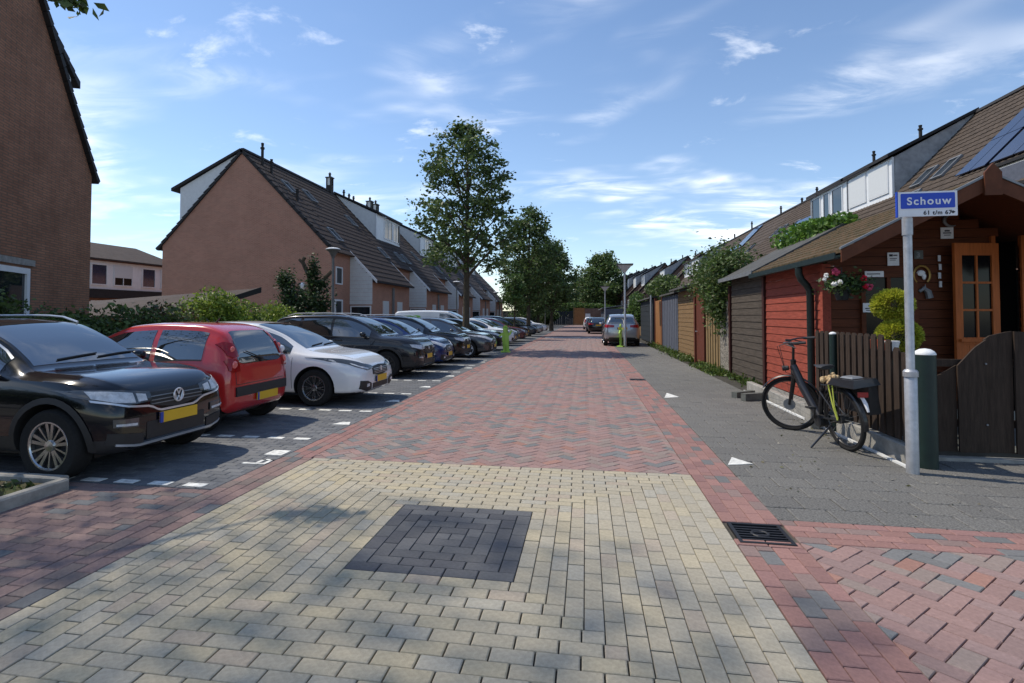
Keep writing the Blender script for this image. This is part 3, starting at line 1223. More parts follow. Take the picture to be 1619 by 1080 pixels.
    if stack:
        for (x, y, w, d, z0, z1) in stack:
            m = MB().use('roof_edge').bbox(x - w / 2, x + w / 2, y - d / 2, y + d / 2, z0, z1 - .55)
            c = m.build('chimney', None, t)
            for qx in (-1, 1):
                for qy in (-1, 1):
                    MB().use('roof_edge').bbox(x + qx * (w / 2 - .05) - .05, x + qx * (w / 2 - .05) + .05, y + qy * (d / 2 - .05) - .05, y + qy * (d / 2 - .05) + .05, z1 - .549, z1 - .001).build('chimney_post', None, c)
            MB().use('white_board').bbox(x - w / 2 + .1, x + w / 2 - .1, y - d / 2 + .03, y + d / 2 - .03, z1 - .548, z1 - .002).build('chimney_flue', None, c)
            MB().use('concrete_dark').bbox(x - w / 2 - .05, x + w / 2 + .05, y - d / 2 - .05, y + d / 2 + .05, z1, z1 + .08).build('chimney_cap', None, c)
            MB().use('roof_edge').lathe((x, y, z1 + .08), [(.09, 0), (.09, .25), (.13, .26), (.02, .4)], 8).build('chimney_pot', None, c)
    return t


GL = 'brick houses of the left hand terrace'
LH = [
    (29.0, 35.1, True, 'end terrace brick house with a blank gable, closest on the left side', None, [(30.6, 2.0), (33.1, 2.0), (30.9, 6.0)], [(-18.6, 29.9, 10.4, 1.3), (-18.2, 30.2, 10.0, .8), (-16.6, 30.3, 8.3, .7)], None),
    (35.1, 40.8, False, 'second terraced house from the gable, with two skylights low in its dark roof', None, [(37.7, 3.2), (38.3, 6.4)], [], [(-19.3, 40.1, .42, .42, 10.6, 12.1)]),
    (40.8, 46.5, True, 'third terraced house from the blank gable, carrying the big white dormer', (40.95, 46.4, 0), [(42.0, 6.3), (43.6, 6.3)], [(-19.1, 42.2, 10.9, .8), (-19.1, 43.2, 10.9, .7), (-19.1, 44.1, 10.9, .7)], None),
    (46.5, 52.2, False, 'fourth terraced house from the blank gable, with a bare roof beside the white dormer', None, [(48.5, 5.2)], [(-19.2, 47.2, 10.9, .6)], [(-19.3, 48.2, .5, .5, 10.6, 11.9), (-19.3, 49.6, .5, .5, 10.6, 11.9)]),
    (52.2, 57.9, True, 'fifth terraced house from the blank gable, seen through the lowest leaves of the tall tree', (52.6, 57.2, 0), [(53.8, 6.3)], [], None),
    (57.9, 63.6, False, 'terraced house just left of the tall tree trunk, sixth from the blank gable', None, [(59, 5.5)], [], None),
    (63.6, 69.3, True, 'terraced house with a white dormer right of the tall tree trunk', (63.9, 68.6, 0), [(66, 6.2)], [], None),
    (69.3, 75.0, False, 'terraced house two doors past the tall tree trunk', None, [(71, 5.0)], [], None),
    (75.0, 80.7, True, 'terraced house behind the crowd of farther trees, with a white gable strip', (75.5, 80, 0), [], [], None),
    (80.7, 86.4, False, 'last terraced house on the left, nearly hidden by the dark trees', None, [], [], None),
]
for i, (a, b, near, lab, dm, sk, pp, st) in enumerate(LH):
    row_house(i, a, b, 1, 0, lab, dormer=dm, sky=sk, pipes=pp, entry_near=near, end_gable=(i == 0), far=(i > 4), stack=st, group=GL)

bh = bpy.data.objects['terraced_house']
f = MB().use('white_board').prism([(-23.25, 29.06, 6.9), (-23.25, 29.06, 9.0), (-19.5, 29.06, 10.9)], (0, 4.5, 0)).build('back_dormer', None, bh, fix=True)
MB().use('roof_edge').prism([(-23.75, 28.92, 8.82), (-19.4, 28.92, 10.98), (-19.4, 28.92, 11.12), (-23.75, 28.92, 9.0)], (0, 4.9, 0)).build('dormer_roof', None, f, fix=True)
GR = 'brick houses of the right hand terrace'
RH = [
    (10.2, 15.9, 'terraced house at the right edge, its roof cut off by the picture edge', None, [], [], None),
    (15.9, 21.6, 'terraced house with big solar panels above the log cabin', None, [], [], (15.9, 21.4, 2.2, 5.7, 5, 2)),
    (21.6, 27.3, 'terraced house with two tall skylights between solar panels and the grey dormer cheek', None, [(24.7, 4.0), (26.2, 4.0), (25.4, 5.6)], [], (21.6, 23.2, 2.2, 5.7, 2, 2)),
    (27.3, 33.0, 'terraced house whose white dormer has two closed roller shutters', (28.4, 33.0, 1), [], [(17.2, 32.2, 10.6, .9)], None),
    (33.0, 38.7, 'terraced house whose white dormer has three open dark windows', (33.0, 37.9, 2), [], [(17.3, 37.2, 10.6, 1.0)], None),
    (38.7, 44.4, 'terraced house with a low strip of solar panels beside the white dormer', None, [(43, 3.2)], [], (39.2, 43.2, 3.4, 5.6, 4, 2)),
    (44.4, 50.1, 'terraced house with two skylights and a short chimney pipe on a plain roof', None, [(46.0, 3.0), (47.5, 3.0)], [(17.4, 46, 10.7, .7), (17.4, 49, 10.7, .5)], None),
    (50.1, 55.8, 'terraced house with a plain brown roof, left of the twin skylights', None, [(52.0, 4.0)], [(17.4, 54, 10.7, .8)], None),
    (55.8, 61.5, 'terraced house with a solar panel block at the ridge and a pair of bright skylights', None, [(56.5, 3.9), (57.8, 3.9)], [], (58.2, 61.2, .4, 3.4, 3, 2)),
    (61.5, 67.2, 'terraced house with panels from ridge to mid roof, half behind the climbing shrub', None, [(63, 5)], [(17.4, 63, 10.7, .9)], (61.8, 65.2, 2.6, 5.4, 3, 2)),
    (67.2, 72.9, 'terraced house with plain roof directly above the climbing shrub', None, [(69, 5)], [(17.4, 70, 10.7, .6)], None),
    (72.9, 78.6, 'terraced house with a short white dormer left of the climbing shrub', (73.4, 78.2, 1), [], [(17.4, 75, 10.7, .6)], None),
    (78.6, 84.3, 'terraced house with grey dormer cheek, second dormer left of the climbing shrub', (79.2, 83.8, 2), [], [(17.4, 81, 10.7, .6)], None),
]
for i, (a, b, lab, dm, sk, pp, so) in enumerate(RH):
    row_house(i, a, b, -1, 0, lab, dormer=dm, sky=sk, pipes=pp, xsign=-1, end_gable=(i in (0,)), far=(i > 6), solar=so, group=GR)
wd = bpy.data.objects['terraced_house.011']
f = MB().use('cream_paint').bbox(12.55, 14.0, 15.95, 19.8, 4.9, 6.12).build('wall_dormer', None, wd)
MB().use('roof_edge').bbox(12.45, 14.2, 15.8, 19.95, 6.125, 6.22).build('dormer_roof', None, f)
window(wd, (12.55, 17.6, 4.98), (0, 1, 0), (-1, 0, 0), 1.8, 1.08, 1, 1, blind=.95, blind_m='plank_slate', name='dormer_window')
FR = [('stepped terrace house with bright skylight, just right of the street lamp head', None), ('second house of the stepped far terrace, with a grey dormer cheek behind the lamp', 1),
      ('third house of the stepped far terrace, plain dark roof', None), ('fourth house of the stepped far terrace, with open dormer windows', 2), ('fifth house of the stepped far terrace, with shuttered dormer', 1),
      ('sixth house of the stepped far terrace, with dark dormer windows', 2), ('seventh house of the stepped far terrace, with dark dormer windows left of the lamp', 2), ('eighth house of the stepped far terrace, small white dormer', 2),
      ('ninth house of the stepped far terrace, next to the dark round tree', 2), ('farthest terrace house on the right, touching the dark round tree', 1)]
for i, (lab, st) in enumerate(FR):
    a = 84.3 + i * 5.7
    row_house(i, a, a + 5.7, -1, -.95 * (i + 1), lab, dormer=(a + .4, a + 5.4, st) if st else None, sky=[(a + 2, 4)] if st is None else (), pipes=[(17.3 - .95 * (i + 1), a + 4, 10.7, .7)], xsign=-1, end_gable=True, far=True, group='stepped terrace at the far right')

# --- dark brick house at the left edge, its gable towards the street
HA = .42
hd = Vector((-math.sin(HA), math.cos(HA), 0))       # along the gable, away from the camera
hn = Vector((math.cos(HA), math.sin(HA), 0))        # outward, towards the street
P0 = Vector((-14.14, 14.07, 0))
h1 = thing('corner_house', 'dark brick house at the left edge with a steep gable and white framed window', 'house', P0)


def hp(s, z, o=0.):
    return P0 + hd * s + hn * o + Vector((0, 0, z))


GW = 9.2
w = MB().use('brick_dark')
w.prism([hp(0, -.05), hp(-GW, -.05), hp(-GW, 5.7), hp(-GW / 2, 10.9), hp(0, 5.7)], hn * -14)
wo = w.build('wall', None, h1, fix=True)
for s0, s1, nm in ((-GW / 2, .25, 1), (-GW / 2, -GW - .25, -1)):
    a, b = hp(s0, 11.0, .12), hp(s1, 11.0 - 1.135 * abs(s1 - s0), .12)
    n = (b - a).normalized().cross(hn)
    n = n if n.z > 0 else -n
    v = MB().use('roof_edge')
    k = 22
    for i in range(k):
        p, q = a.lerp(b, i / k), a.lerp(b, (i + .95) / k)
        v.prism([p, q + n * .045, q - n * .13, p - n * .13], hn * -.22)
    v.build('verge', None, h1, fix=True)
    r = MB().use('roof_tile')
    r.prism([a - hn * .22 + n * .02, b - hn * .22 + n * .02, b - hn * .22 - n * .08, a - hn * .22 - n * .08], hn * -14)
    r.build('roof', None, h1, fix=True)
# dormer on the far slope, seen edge-on past the verge
d1 = MB().use('white_board')
d1.prism([hp(-.2, 5.6, -.5), hp(-.2, 8.36, -.5), hp(-3.3, 10.1, -.5), hp(-4.5, 10.7, -.5)], hn * -4)
d = d1.build('dormer', None, h1, fix=True)
d1 = MB().use('roof_edge')
A, B = hp(.2, 8.22, -.42), hp(-4.5, 10.92, -.42)
k = 14
for i in range(k):
    p, q = A.lerp(B, i / k), A.lerp(B, (i + .95) / k)
    d1.prism([p, q + Vector((0, 0, -.02)), q + Vector((0, 0, .16)), p + Vector((0, 0, .21))], hn * -4.3)
d1.build('dormer_roof', None, d, fix=True)
window(h1, hp(-5.3, .6, 0), hd, hn, 2.0, 2.05, 1, 1, fw=.13, d=.07, pane='glass')
MB().prism([hp(-5.5, 2.72, 0), hp(-3.05, 2.72, 0), hp(-3.05, 2.86, 0), hp(-5.5, 2.86, 0)], hn * .05).build('lintel', 'concrete', h1, fix=True)

# --- rotated row of houses seen through the gap on the left
b1 = None
bd = Vector((.055, 1, 0)).normalized()
bnrm = Vector((1, -.055, 0)).normalized()
Q0 = Vector((-31.9, 27.2, 0))
for i, lab in enumerate(('house in the gap behind the dark corner house, with a bluish window upstairs', 'house in the gap with a half lowered roller blind upstairs', 'house in the gap touching the blank gable, with a big white panel upstairs')):
    o = Q0 + bd * (4.0 * i)
    t = thing('background_house', lab, 'house', o, group='houses in the gap on the left')
    pt = lambda u, z, n=0.: o + bd * u + bnrm * n + Vector((0, 0, z))
    MB().use('brick_dark').prism([pt(0, -.05), pt(0, 5.3), pt(0, 6.7, -4.2), pt(0, 5.3, -8.4), pt(0, -.05, -8.4)], bd * 4.0).build('wall', None, t, fix=True)
    MB().use('roof_tile').prism([pt(0, 5.35, .35), pt(0, 6.95, -4.2), pt(0, 5.35, -8.6), pt(0, 5.23, -8.6), pt(0, 6.8, -4.2), pt(0, 5.23, .35)], bd * 4.0).build('roof', None, t, fix=True)
    MB().use('white_paint').prism([pt(.004, 3.35, .003), pt(3.996, 3.35, .003), pt(3.996, 5.2, .003), pt(.004, 5.2, .003)], bnrm * .06).build('cladding', None, t, fix=True)
    MB().use('roof_edge').prism([pt(.004, 2.75, .003), pt(3.996, 2.75, .003), pt(3.996, 3.33, .003), pt(.004, 3.33, .003)], bnrm * .35).build('fascia', None, t, fix=True)
    window(t, pt(.3, 3.6, .07), bd, bnrm, 1.2, 1.4, 1, 1, pane='solar')
    window(t, pt(2.0, 3.6, .07), bd, bnrm, 1.5, 1.4, 2, 1, pane='glass_dark', blind=(0, .6, .97)[i])
    window(t, pt(.4, .9, 0), bd, bnrm, .9, 1.7, 1, 1, pane='glass_sky')
    window(t, pt(2.2, 1.1, 0), bd, bnrm, 1.1, 1.3, 1, 1, blind=.95)

# dark roof of a garden shed behind the hedge
gs = thing('garden_shed', 'low garden shed with a sloping dark felt roof behind the left hedge', 'shed', (-13.5, 17, 0))
MB().use('brick_dark').prism([(-21., 15.6, 0), (-12.4, 15.6, 0), (-12.4, 15.6, 1.5), (-21., 15.6, 1.3)], (0, 4, 0)).build('wall', None, gs, fix=True)
MB().use('roof_tile').add([(-21.2, 15.3, 1.38), (-12.2, 15.3, 1.62), (-12.2, 19.6, 2.62), (-21.2, 19.6, 2.05), (-21.2, 15.3, 1.30), (-12.2, 15.3, 1.54), (-12.2, 19.6, 2.54), (-21.2, 19.6, 1.97)], [(0, 1, 2, 3), (7, 6, 5, 4), (0, 4, 5, 1), (1, 5, 6, 2), (2, 6, 7, 3), (3, 7, 4, 0)]).build('roof', None, gs)
MB().use('roof_edge').prism([(-12.195, 15.3, 1.50), (-12.195, 19.6, 2.45), (-12.195, 19.6, 2.66), (-12.195, 15.3, 1.66)], (.03, 0, 0)).build('fascia', None, gs, fix=True)

# two small globe lamps on the blank gable
for i, (x, z, lab) in enumerate(((-15.35, 3.2, 'white globe lamp high on the blank brick gable'), (-15.9, 2.85, 'smaller white globe lamp left of its neighbour on the blank gable'))):
    t = thing('wall_lamp', lab, 'lamp', (x, 28.98, z))
    MB().use('white_paint').ball((x, 28.7, z), (.17, .17, .21)).build('globe', None, t, smooth=True)
    MB().use('black_metal').bbox(x - .06, x + .06, 28.7, 28.98, z - .3, z - .2).build('bracket', None, t)


# ------------------------------------------------------------------ sheds along the right pavement
def planks_x(parent, X, y0, y1, z0, z1, pitch, material, name='plank', t=.022, lap=.012):
    """overlapping horizontal boards on a wall facing -X"""
    z = z0
    while z < z1 - .02:
        zt = min(z + pitch - .006, z1)
        j = random.uniform(-.002, .002)
        m = MB()
        m.prism([(X - lap + j, y0, z), (X + .03, y0, z), (X + .03, y0, zt), (X + j, y0, zt)], (0, y1 - y0, 0))
        m.build(name, material, parent, fix=True)
        z += pitch


def planks_y(parent, Y, xspan, z0, z1, pitch, material, name='plank', lap=.012):
    """overlapping horizontal boards on a wall facing -Y; xspan(z) gives a list of (x0, x1)"""
    z = z0
    while z < z1 - .02:
        zt = min(z + pitch - .006, z1)
        for x0, x1 in xspan((z + zt) / 2):
            if x1 - x0 > .03:
                MB().prism([(x0, Y - lap, z), (x0, Y + .03, z), (x0, Y + .03, zt), (x0, Y, zt)], (x1 - x0, 0, 0)).build(name, material, parent, fix=True)
        z += pitch


SX = 3.65
# --- the log cabin with the red side wall
cab = thing('log_cabin', 'brown log cabin with brick red side wall and shingled gable roof, behind the fence', 'garden shed', (5.4, 10.5, 0))
MB().use('black_plastic').bbox(SX + .08, 7.0, 9.6, 12.35, .15, 2.25).build('core', None, cab)
planks_x(cab, SX, 9.52, 12.28, .17, 2.46, .148, 'plank_red')
MB().bbox(SX - .03, SX + .09, 9.43, 9.52, .15, 2.36).build('corner_post', 'plank_red', cab)
MB().bbox(SX - .05, SX + .06, 12.29, 12.42, .05, 2.36).build('corner_post', 'wood_post', cab)
MB().bbox(SX - .02, 7.1, 9.5, 12.4, -.02, .15).build('footing', 'concrete', cab)
AX, AZ = 5.22, 3.40                      # roof apex
sl = .53
zc = lambda x: AZ - sl * abs(x - AX) - .16


def front(z):
    xr = min(AX + (AZ - .16 - z) / sl, 7.1)
    xl = max(SX + .05, AX - (AZ - .16 - z) / sl)
    res = [(xl, xr)]
    for (a, b, za, zb) in ((4.18, 4.92, 1.10, 2.18), (5.98, 6.32, .1, 2.68)):
        if za < z < zb:
            new = []
            for (p, q) in res:
                if b <= p or a >= q:
                    new.append((p, q))
                else:
                    new += [(p, min(a, q)), (max(b, p), q)]
            res = new
    return res


planks_y(cab, 9.45, front, .17, 3.2, .135, 'wood_cabin')
# window in the front
f = window(cab, (4.16, 9.47, 1.08), (1, 0, 0), (0, -1, 0), .78, 1.12, 2, 1, frame='wood_cabin', pane='glass_dark', fw=.06, d=.07)
# open door, swung out
MB().use('void').bbox(5.99, 6.31, 9.50, 9.53, .15, 2.66).build('doorway', None, cab)
for a, b in ((5.93, 5.985), (6.32, 6.38)):
    MB().bbox(a, b, 9.40, 9.47, .15, 2.74).build('door_frame', 'wood_door', cab)
dr = MB()
da = Vector((-.97, -.22, 0)).normalized()
do = Vector((5.96, 9.36, .32))
dn = Vector((-da.y, da.x, 0))
dn = dn if dn.y < 0 else -dn
dz = Vector((0, 0, 1))


def dbar(m, a, b, c, e, t0=0., t1=.045):
    m.hexa([do + da * x + dz * y + dn * k for k in (t0, t1) for x, y in ((a, c), (b, c), (b, e), (a, e))])


for q in ((0, .11, 0, 2.30), (.57, .68, 0, 2.30), (.11, .57, 2.12, 2.30), (.11, .57, .82, .92), (.11, .57, 0, .12)):
    dbar(dr, *q)
door = dr.build('door', 'wood_door', cab, fix=True)
for k in range(5):
    mm = MB()
    dbar(mm, .112 + k * .0918, .112 + (k + 1) * .0918 - .005, .12, .82, .008, .032)
    mm.build('door_board', 'wood_door', door, fix=True)
mm = MB()
dbar(mm, .11, .57, .92, 2.12, .012, .02)
mm.build('pane', 'glass_dark', door, fix=True)
mm = MB()
dbar(mm, .325, .355, .92, 2.12, .0205, .042)
for k in (1, 2):
    dbar(mm, .11, .324, .92 + k * .4 - .015, .92 + k * .4 + .015, .0205, .04)
    dbar(mm, .356, .57, .92 + k * .4 - .015, .92 + k * .4 + .015, .0205, .04)
mm.build('glazing_bar', 'wood_door', door, fix=True)
mm = MB()
dbar(mm, .02, .64, .86, .90, .046, .085)
mm.build('drip_rail', 'wood_door', door, fix=True)
mm = MB().tube([do + da * .06 + dz * .78 + dn * .05, do + da * .06 + dz * .78 + dn * .10, do + da * .2 + dz * .78 + dn * .10], .011, 6)
mm.build('handle', 'chrome', door)
# roof: two slopes with shingle courses, projecting forward as a porch
for sg, xe in ((-1, 3.43), (1, 7.1)):
    m = MB().use('shingle')
    nco = 11
    for k in range(nco):
        xa, xb = AX + (xe - AX) * k / nco, AX + (xe - AX) * (k + 1.06) / nco
        za, zb_ = AZ - sl * abs(xa - AX), AZ - sl * abs(xb - AX)
        yy = 8.28
        i = 0
        while yy < 12.38:
            y2 = min(yy + random.uniform(.22, .34), 12.4)
            j = random.uniform(0, .008)
            m.hexa([(xa, yy, za - .03), (xb, yy, zb_ - .03), (xb, y2 - .008, zb_ - .03), (xa, y2 - .008, za - .03),
                    (xa, yy, za + .004), (xb, yy, zb_ + .018 + j), (xb, y2 - .008, zb_ + .018 + j), (xa, y2 - .008, za + .004)])
            yy = y2
    m.build('shingles', None, cab, fix=True)
    MB().prism([(AX, 8.31, AZ - .035), (xe, 8.31, AZ - .035 - sl * abs(xe - AX)), (xe, 8.31, AZ - .06 - sl * abs(xe - AX)), (AX, 8.31, AZ - .06)], (0, 4.0, 0)).build('roof_boards', 'wood_cabin', cab, fix=True)
    MB().prism([(AX, 8.24, AZ + .0), (xe + sg * .02, 8.24, AZ - sl * abs(xe - AX)), (xe + sg * .02, 8.24, AZ - .17 - sl * abs(xe - AX)), (AX, 8.24, AZ - .19)], (0, .03, 0)).build('bargeboard', 'wood_barge', cab, fix=True)
    MB().prism([(AX, 8.225, AZ + .035), (xe + sg * .03, 8.225, AZ + .035 - sl * abs(xe - AX)), (xe + sg * .03, 8.225, AZ + .005 - sl * abs(xe - AX)), (AX, 8.225, AZ + .005)], (0, .06, 0)).build('edge_trim', 'lead', cab, fix=True)
MB().prism([(AX - .10, 8.20, AZ - .28), (AX + .10, 8.20, AZ - .28), (AX + .10, 8.20, AZ + .02), (AX, 8.20, AZ + .14), (AX - .10, 8.20, AZ + .02)], (0, .03, 0)).build('gable_finial', 'wood_barge', cab, fix=True)
m = MB()
m.prism([(x_ + .245, 8.3, z_ + .065) for x_, z_ in ((3.10, 2.27), (3.20, 2.27), (3.20, 2.355), (3.185, 2.355), (3.185, 2.29), (3.115, 2.29), (3.115, 2.355), (3.10, 2.355))], (0, 4.1, 0))
m.build('gutter', 'pipe_green', cab, fix=True)
MB().tube([(3.395, 9.75, 2.34), (3.395, 9.75, 2.24), (3.43, 9.75, 2.14), (3.51, 9.75, 2.05), (3.56, 9.75, 1.95), (3.56, 9.75, .18)], .055, 10).build('downpipe', 'pipe_green', cab, smooth=True)

# small things hung on the cabin front
def plaque(name, label, cat, x, z, w, h, lines, m='sign_white', Y=9.43, fg='sign_ink'):
    t = thing(name, label, cat, (x, Y, z))
    MB().bbox(x - w / 2, x + w / 2, Y - .012, Y, z - h / 2, z + h / 2).build('board', m, t)
    for (x0, x1, z0, z1) in lines:
        MB().bbox(x + x0 * w, x + x1 * w, Y - .016, Y - .012, z + z0 * h, z + z1 * h).build('print', fg, t)
    return t


plaque('notice', 'white square notice left of the grey sign pole, on the dark cabin wall', 'sign', 4.62, 2.42, .16, .20, [(-.35, -.05, .2, .36), (.0, .34, .24, .32), (-.3, .3, .02, .07), (-.3, .2, -.1, -.06)])
plaque('notice', 'white square notice with a dark emblem above the open cabin door', 'sign', 5.36, 2.80, .17, .17, [(-.2, .2, .12, .26), (-.32, .32, -.05, .05), (-.25, .25, -.22, -.16)])
pq = plaque('number_plate', 'small slate house number plate right of the sign pole', 'sign', 4.97, 2.48, .12, .13, [], m='concrete_dark')
plaque('notice', 'white notice low in the cabin window, near the fence posts', 'sign', 4.26, 1.68, .19, .14, [(-.1, .25, .12, .3), (-.35, .35, -.14, -.04), (-.3, .3, -.32, -.24)], Y=9.38)
plaque('notice', 'narrow pale notice behind the pink geraniums of the hanging pot', 'sign', 4.33, 2.19, .26, .09, [(-.4, .3, -.05, .1)], Y=9.38)
t = thing('horseshoe_ornament', 'yellow horseshoe with a pale figure inside, on the wall beside the door', 'ornament', (5.0, 9.4, 2.18))
pts = [(5.0 + .11 * math.cos(a), 9.41, 2.17 + .14 * math.sin(a)) for a in np.linspace(R(-50), R(230), 18)]
MB().tube(pts, .016, 6).build('shoe', 'brass', t, smooth=True)
MB().ball((4.99, 9.41, 2.20), (.06, .025, .045)).ball((5.03, 9.41, 2.15), (.03, .02, .05)).build('figure', 'sign_white', t, smooth=True)
t = thing('horse_head_ornament', 'small grey horse head ornament under the yellow horseshoe', 'ornament', (5.04, 9.4, 1.9))
MB().tube([(5.10, 9.41, 1.82), (5.08, 9.41, 1.92), (5.02, 9.41, 1.97), (4.96, 9.41, 1.92)], [.05, .045, .035, .022], 8).tube([(5.04, 9.41, 1.98), (5.045, 9.41, 2.03)], [.015, .003], 5).build('head', 'lead', t, smooth=True)
t = thing('crescent_ornament', 'pale crescent hanging high under the cabin gable', 'ornament', (5.42, 9.4, 3.0))
MB().tube([(5.42 + .10 * math.cos(a), 9.41, 2.99 + .09 * math.sin(a)) for a in np.linspace(R(70), R(300), 14)], [.006 + .018 * math.sin(PI * i / 13) for i in range(14)], 6).build('crescent', 'lead', t, smooth=True)
t = thing('chain_ornament', 'string of small pale tags hanging left of the open cabin door', 'ornament', (5.22, 9.4, 2.5))
for k in range(4):
    MB().box((5.24 + .01 * (k % 2), 9.41, 2.42 - k * .13), (.035, .015, .09)).build('tag', 'sign_white', t)


# --- street name sign
ST = Vector((3.18, 6.21, 0))
sg_ = thing('street_sign', 'blue Schouw street name plate on a tall grey pole by the fence', 'street sign', ST)
p = MB()
p.lathe(ST, [(.056, -.05), (.056, .985), (.045, 1.0), (.038, 1.03), (.038, 2.42), (.0401, 2.42), (.0401, 2.55)], 18)
p.build('pole', 'galvanised', sg_, smooth=True)
MB().lathe(ST, [(.066, .95), (.066, 1.0), (.05, 1.02), (.0385, 1.02)], 18, capped=False).build('collar', 'galvanised', sg_, smooth=True)
MB().lathe(ST, [(.046, 2.36), (.046, 2.53)], 18).build('bracket', 'galvanised', sg_, smooth=True)
SA = -.02                                                 # plate turned a little
su = Vector((math.cos(SA), math.sin(SA), 0))
sn = Vector((math.sin(SA), -math.cos(SA), 0))
so = Vector((3.065, 6.155, 2.535))


def plate(u0, u1, z0, z1, n0, n1, m, name, parent, rad=.0):
    if rad:
        pts = []
        for cx_, cz_, a0 in ((u1 - rad, z1 - rad, 0), (u0 + rad, z1 - rad, 90), (u0 + rad, z0 + rad, 180), (u1 - rad, z0 + rad, 270)):
            for k in range(5):
                a = R(a0 + k * 22.5)
                pts.append((cx_ + rad * math.cos(a), cz_ + rad * math.sin(a)))
    else:
        pts = [(u0, z0), (u1, z0), (u1, z1), (u0, z1)]
    return MB().prism([so + su * x + Vector((0, 0, z)) + sn * n0 for x, z in pts], sn * (n1 - n0)).build(name, m, parent, fix=True)


plate(0, .52, .0, .245, 0, .016, 'sign_white', 'plate', sg_)
plate(-.012, -.001, -.005, .25, -.012, .018, 'sign_blue', 'edge_profile', sg_)
plate(.012, .508, .068, .238, .0165, .0185, 'sign_white', 'border', sg_, .018)
plate(.022, .498, .078, .228, .0188, .0205, 'sign_blue', 'blue_field', sg_, .010)


def text_mesh(s, size, m, origin, u, n, name, parent, bold=0., spacing=1.0):
    cu = bpy.data.curves.new('t', 'FONT')
    cu.body = s
    cu.size = size
    cu.offset = bold
    cu.extrude = .0012
    cu.space_character = spacing
    o = bpy.data.objects.new('t', cu)
    COL.objects.link(o)
    dg = bpy.context.evaluated_depsgraph_get()
    me = bpy.data.meshes.new_from_object(o.evaluated_get(dg))
    bpy.data.objects.remove(o)
    u, n = Vector(u), Vector(n)
    z = n.cross(u)
    off = wloc(parent)
    for v in me.vertices:
        c = v.co.copy()
        v.co = Vector(origin) + u * c.x + z * c.y + n * c.z - off
    me.materials.clear()
    me.materials.append(M[m])
    # every character its own part
    bm = bmesh.new()
    bm.from_mesh(me)
    seen, k = set(), 0
    for v0 in bm.verts:
        if v0.index in seen:
            continue
        comp, st_ = [], [v0]
        seen.add(v0.index)
        while st_:
            v = st_.pop()
            comp.append(v)
            for e in v.link_edges:
                w = e.other_vert(v)
                if w.index not in seen:
                    seen.add(w.index)
                    st_.append(w)
        ids = {v.index: i for i, v in enumerate(comp)}
        fs = [[ids[v.index] for v in f.verts] for f in bm.faces if f.verts[0].index in ids]
        m2 = bpy.data.meshes.new(name)
        m2.from_pydata([tuple(v.co) for v in comp], [], fs)
        m2.materials.append(M[m])
        ob = bpy.data.objects.new(name, m2)
        COL.objects.link(ob)
        ob.parent = parent
    bm.free()


def st(x, z, n):
    return so + su * x + Vector((0, 0, z)) + sn * n


text_mesh('Schouw', .104, 'sign_white', st(.075, .116, .0222), su, sn, 'letter', sg_, .0022, 1.22)
text_mesh('61 t/m 67', .056, 'sign_ink', st(.222, .015, .0172), su, sn, 'character', sg_, .0012, 1.12)
MB().prism([st(.462, .035, .0165), st(.479, .020, .0165), st(.500, .035, .0165), st(.479, .050, .0165)], sn * .002).build('arrow', 'sign_ink', sg_, fix=True)
text_mesh('3', .11, 'lead', (4.935, 9.416, 2.44), (1, 0, 0), (0, -1, 0), 'digit', pq, .002)

# --- fence, kerb and gate
fn = thing('picket_fence', 'dark brown picket fence on a low concrete kerb in front of the cabin', 'fence', (3.36, 7.6, 0))
ys = np.arange(6.62, 8.92, .163)
for i, y in enumerate(ys):
    tz = 1.34 if y > 7.1 else 1.34 - .30 * ((7.1 - y) / .6) ** 1.3
    MB().prism([(3.33, y - .055, .22), (3.33, y + .055, .22), (3.33, y + .055, tz - .03), (3.33, y + .03, tz), (3.33, y - .03, tz), (3.33, y - .055, tz - .03)], (.02, 0, 0)).build('picket', 'picket', fn, fix=True)
    if i < len(ys) - 1:
        MB().bbox(3.392, 3.41, y + .045, y + .12, .24, tz - .30).build('back_picket', 'picket', fn)
for z in (.42, 1.08):
    MB().bbox(3.352, 3.39, 6.5, 8.95, z, z + .08).build('rail', 'picket', fn)
kb = thing('fence_kerb', 'low grey concrete kerb with a pale edge strip under the picket fence', 'kerb', (3.35, 8, 0))
y = 6.55
while y < 12.3:
    MB().bevel_box((3.36, y + .495, .085), (.11, .985, .21), .012, 1).build('kerb_stone', 'concrete', kb)
    y += .99
MB().bbox(3.215, 3.255, 6.35, 12.4, -.02, .02).build('edge_strip', 'white_board', kb)
lst = thing('stone_block', 'dark concrete edging pieces lying loose left of the bicycle front wheel', 'kerb stones', (3.1, 11.3, 0))
MB().box((3.05, 11.05, .07), (.5, .12, .13), R(28)).build('stone', 'concrete_dark', lst)
MB().box((2.98, 11.5, .055), (.55, .12, .11), R(40)).build('stone', 'concrete_dark', lst)
blk = thing('stone_block', 'upright grey concrete block seen through the bicycle frame', 'kerb stones', (3.12, 8.55, 0))
MB().bevel_box((3.10, 8.5, .17), (.12, .22, .36), .01, 2).build('stone', 'concrete', blk)


def post(x, y, h, r, label):
    t = thing('fence_post', label, 'post', (x, y, 0), group='green posts with white caps')
    MB().lathe((x, y, 0), [(r, -.05), (r, h - r * .5), (r * .96, h - r * .45)], 20).build('post', 'post_green', t, smooth=True)
    MB().lathe((x, y, h - r * .45), [(r * 1.02, -.004), (r * 1.02, .008), (r * .86, r * .34), (r * .5, r * .56), (.002, r * .64)], 20).build('cap', 'white_paint', t, smooth=True)


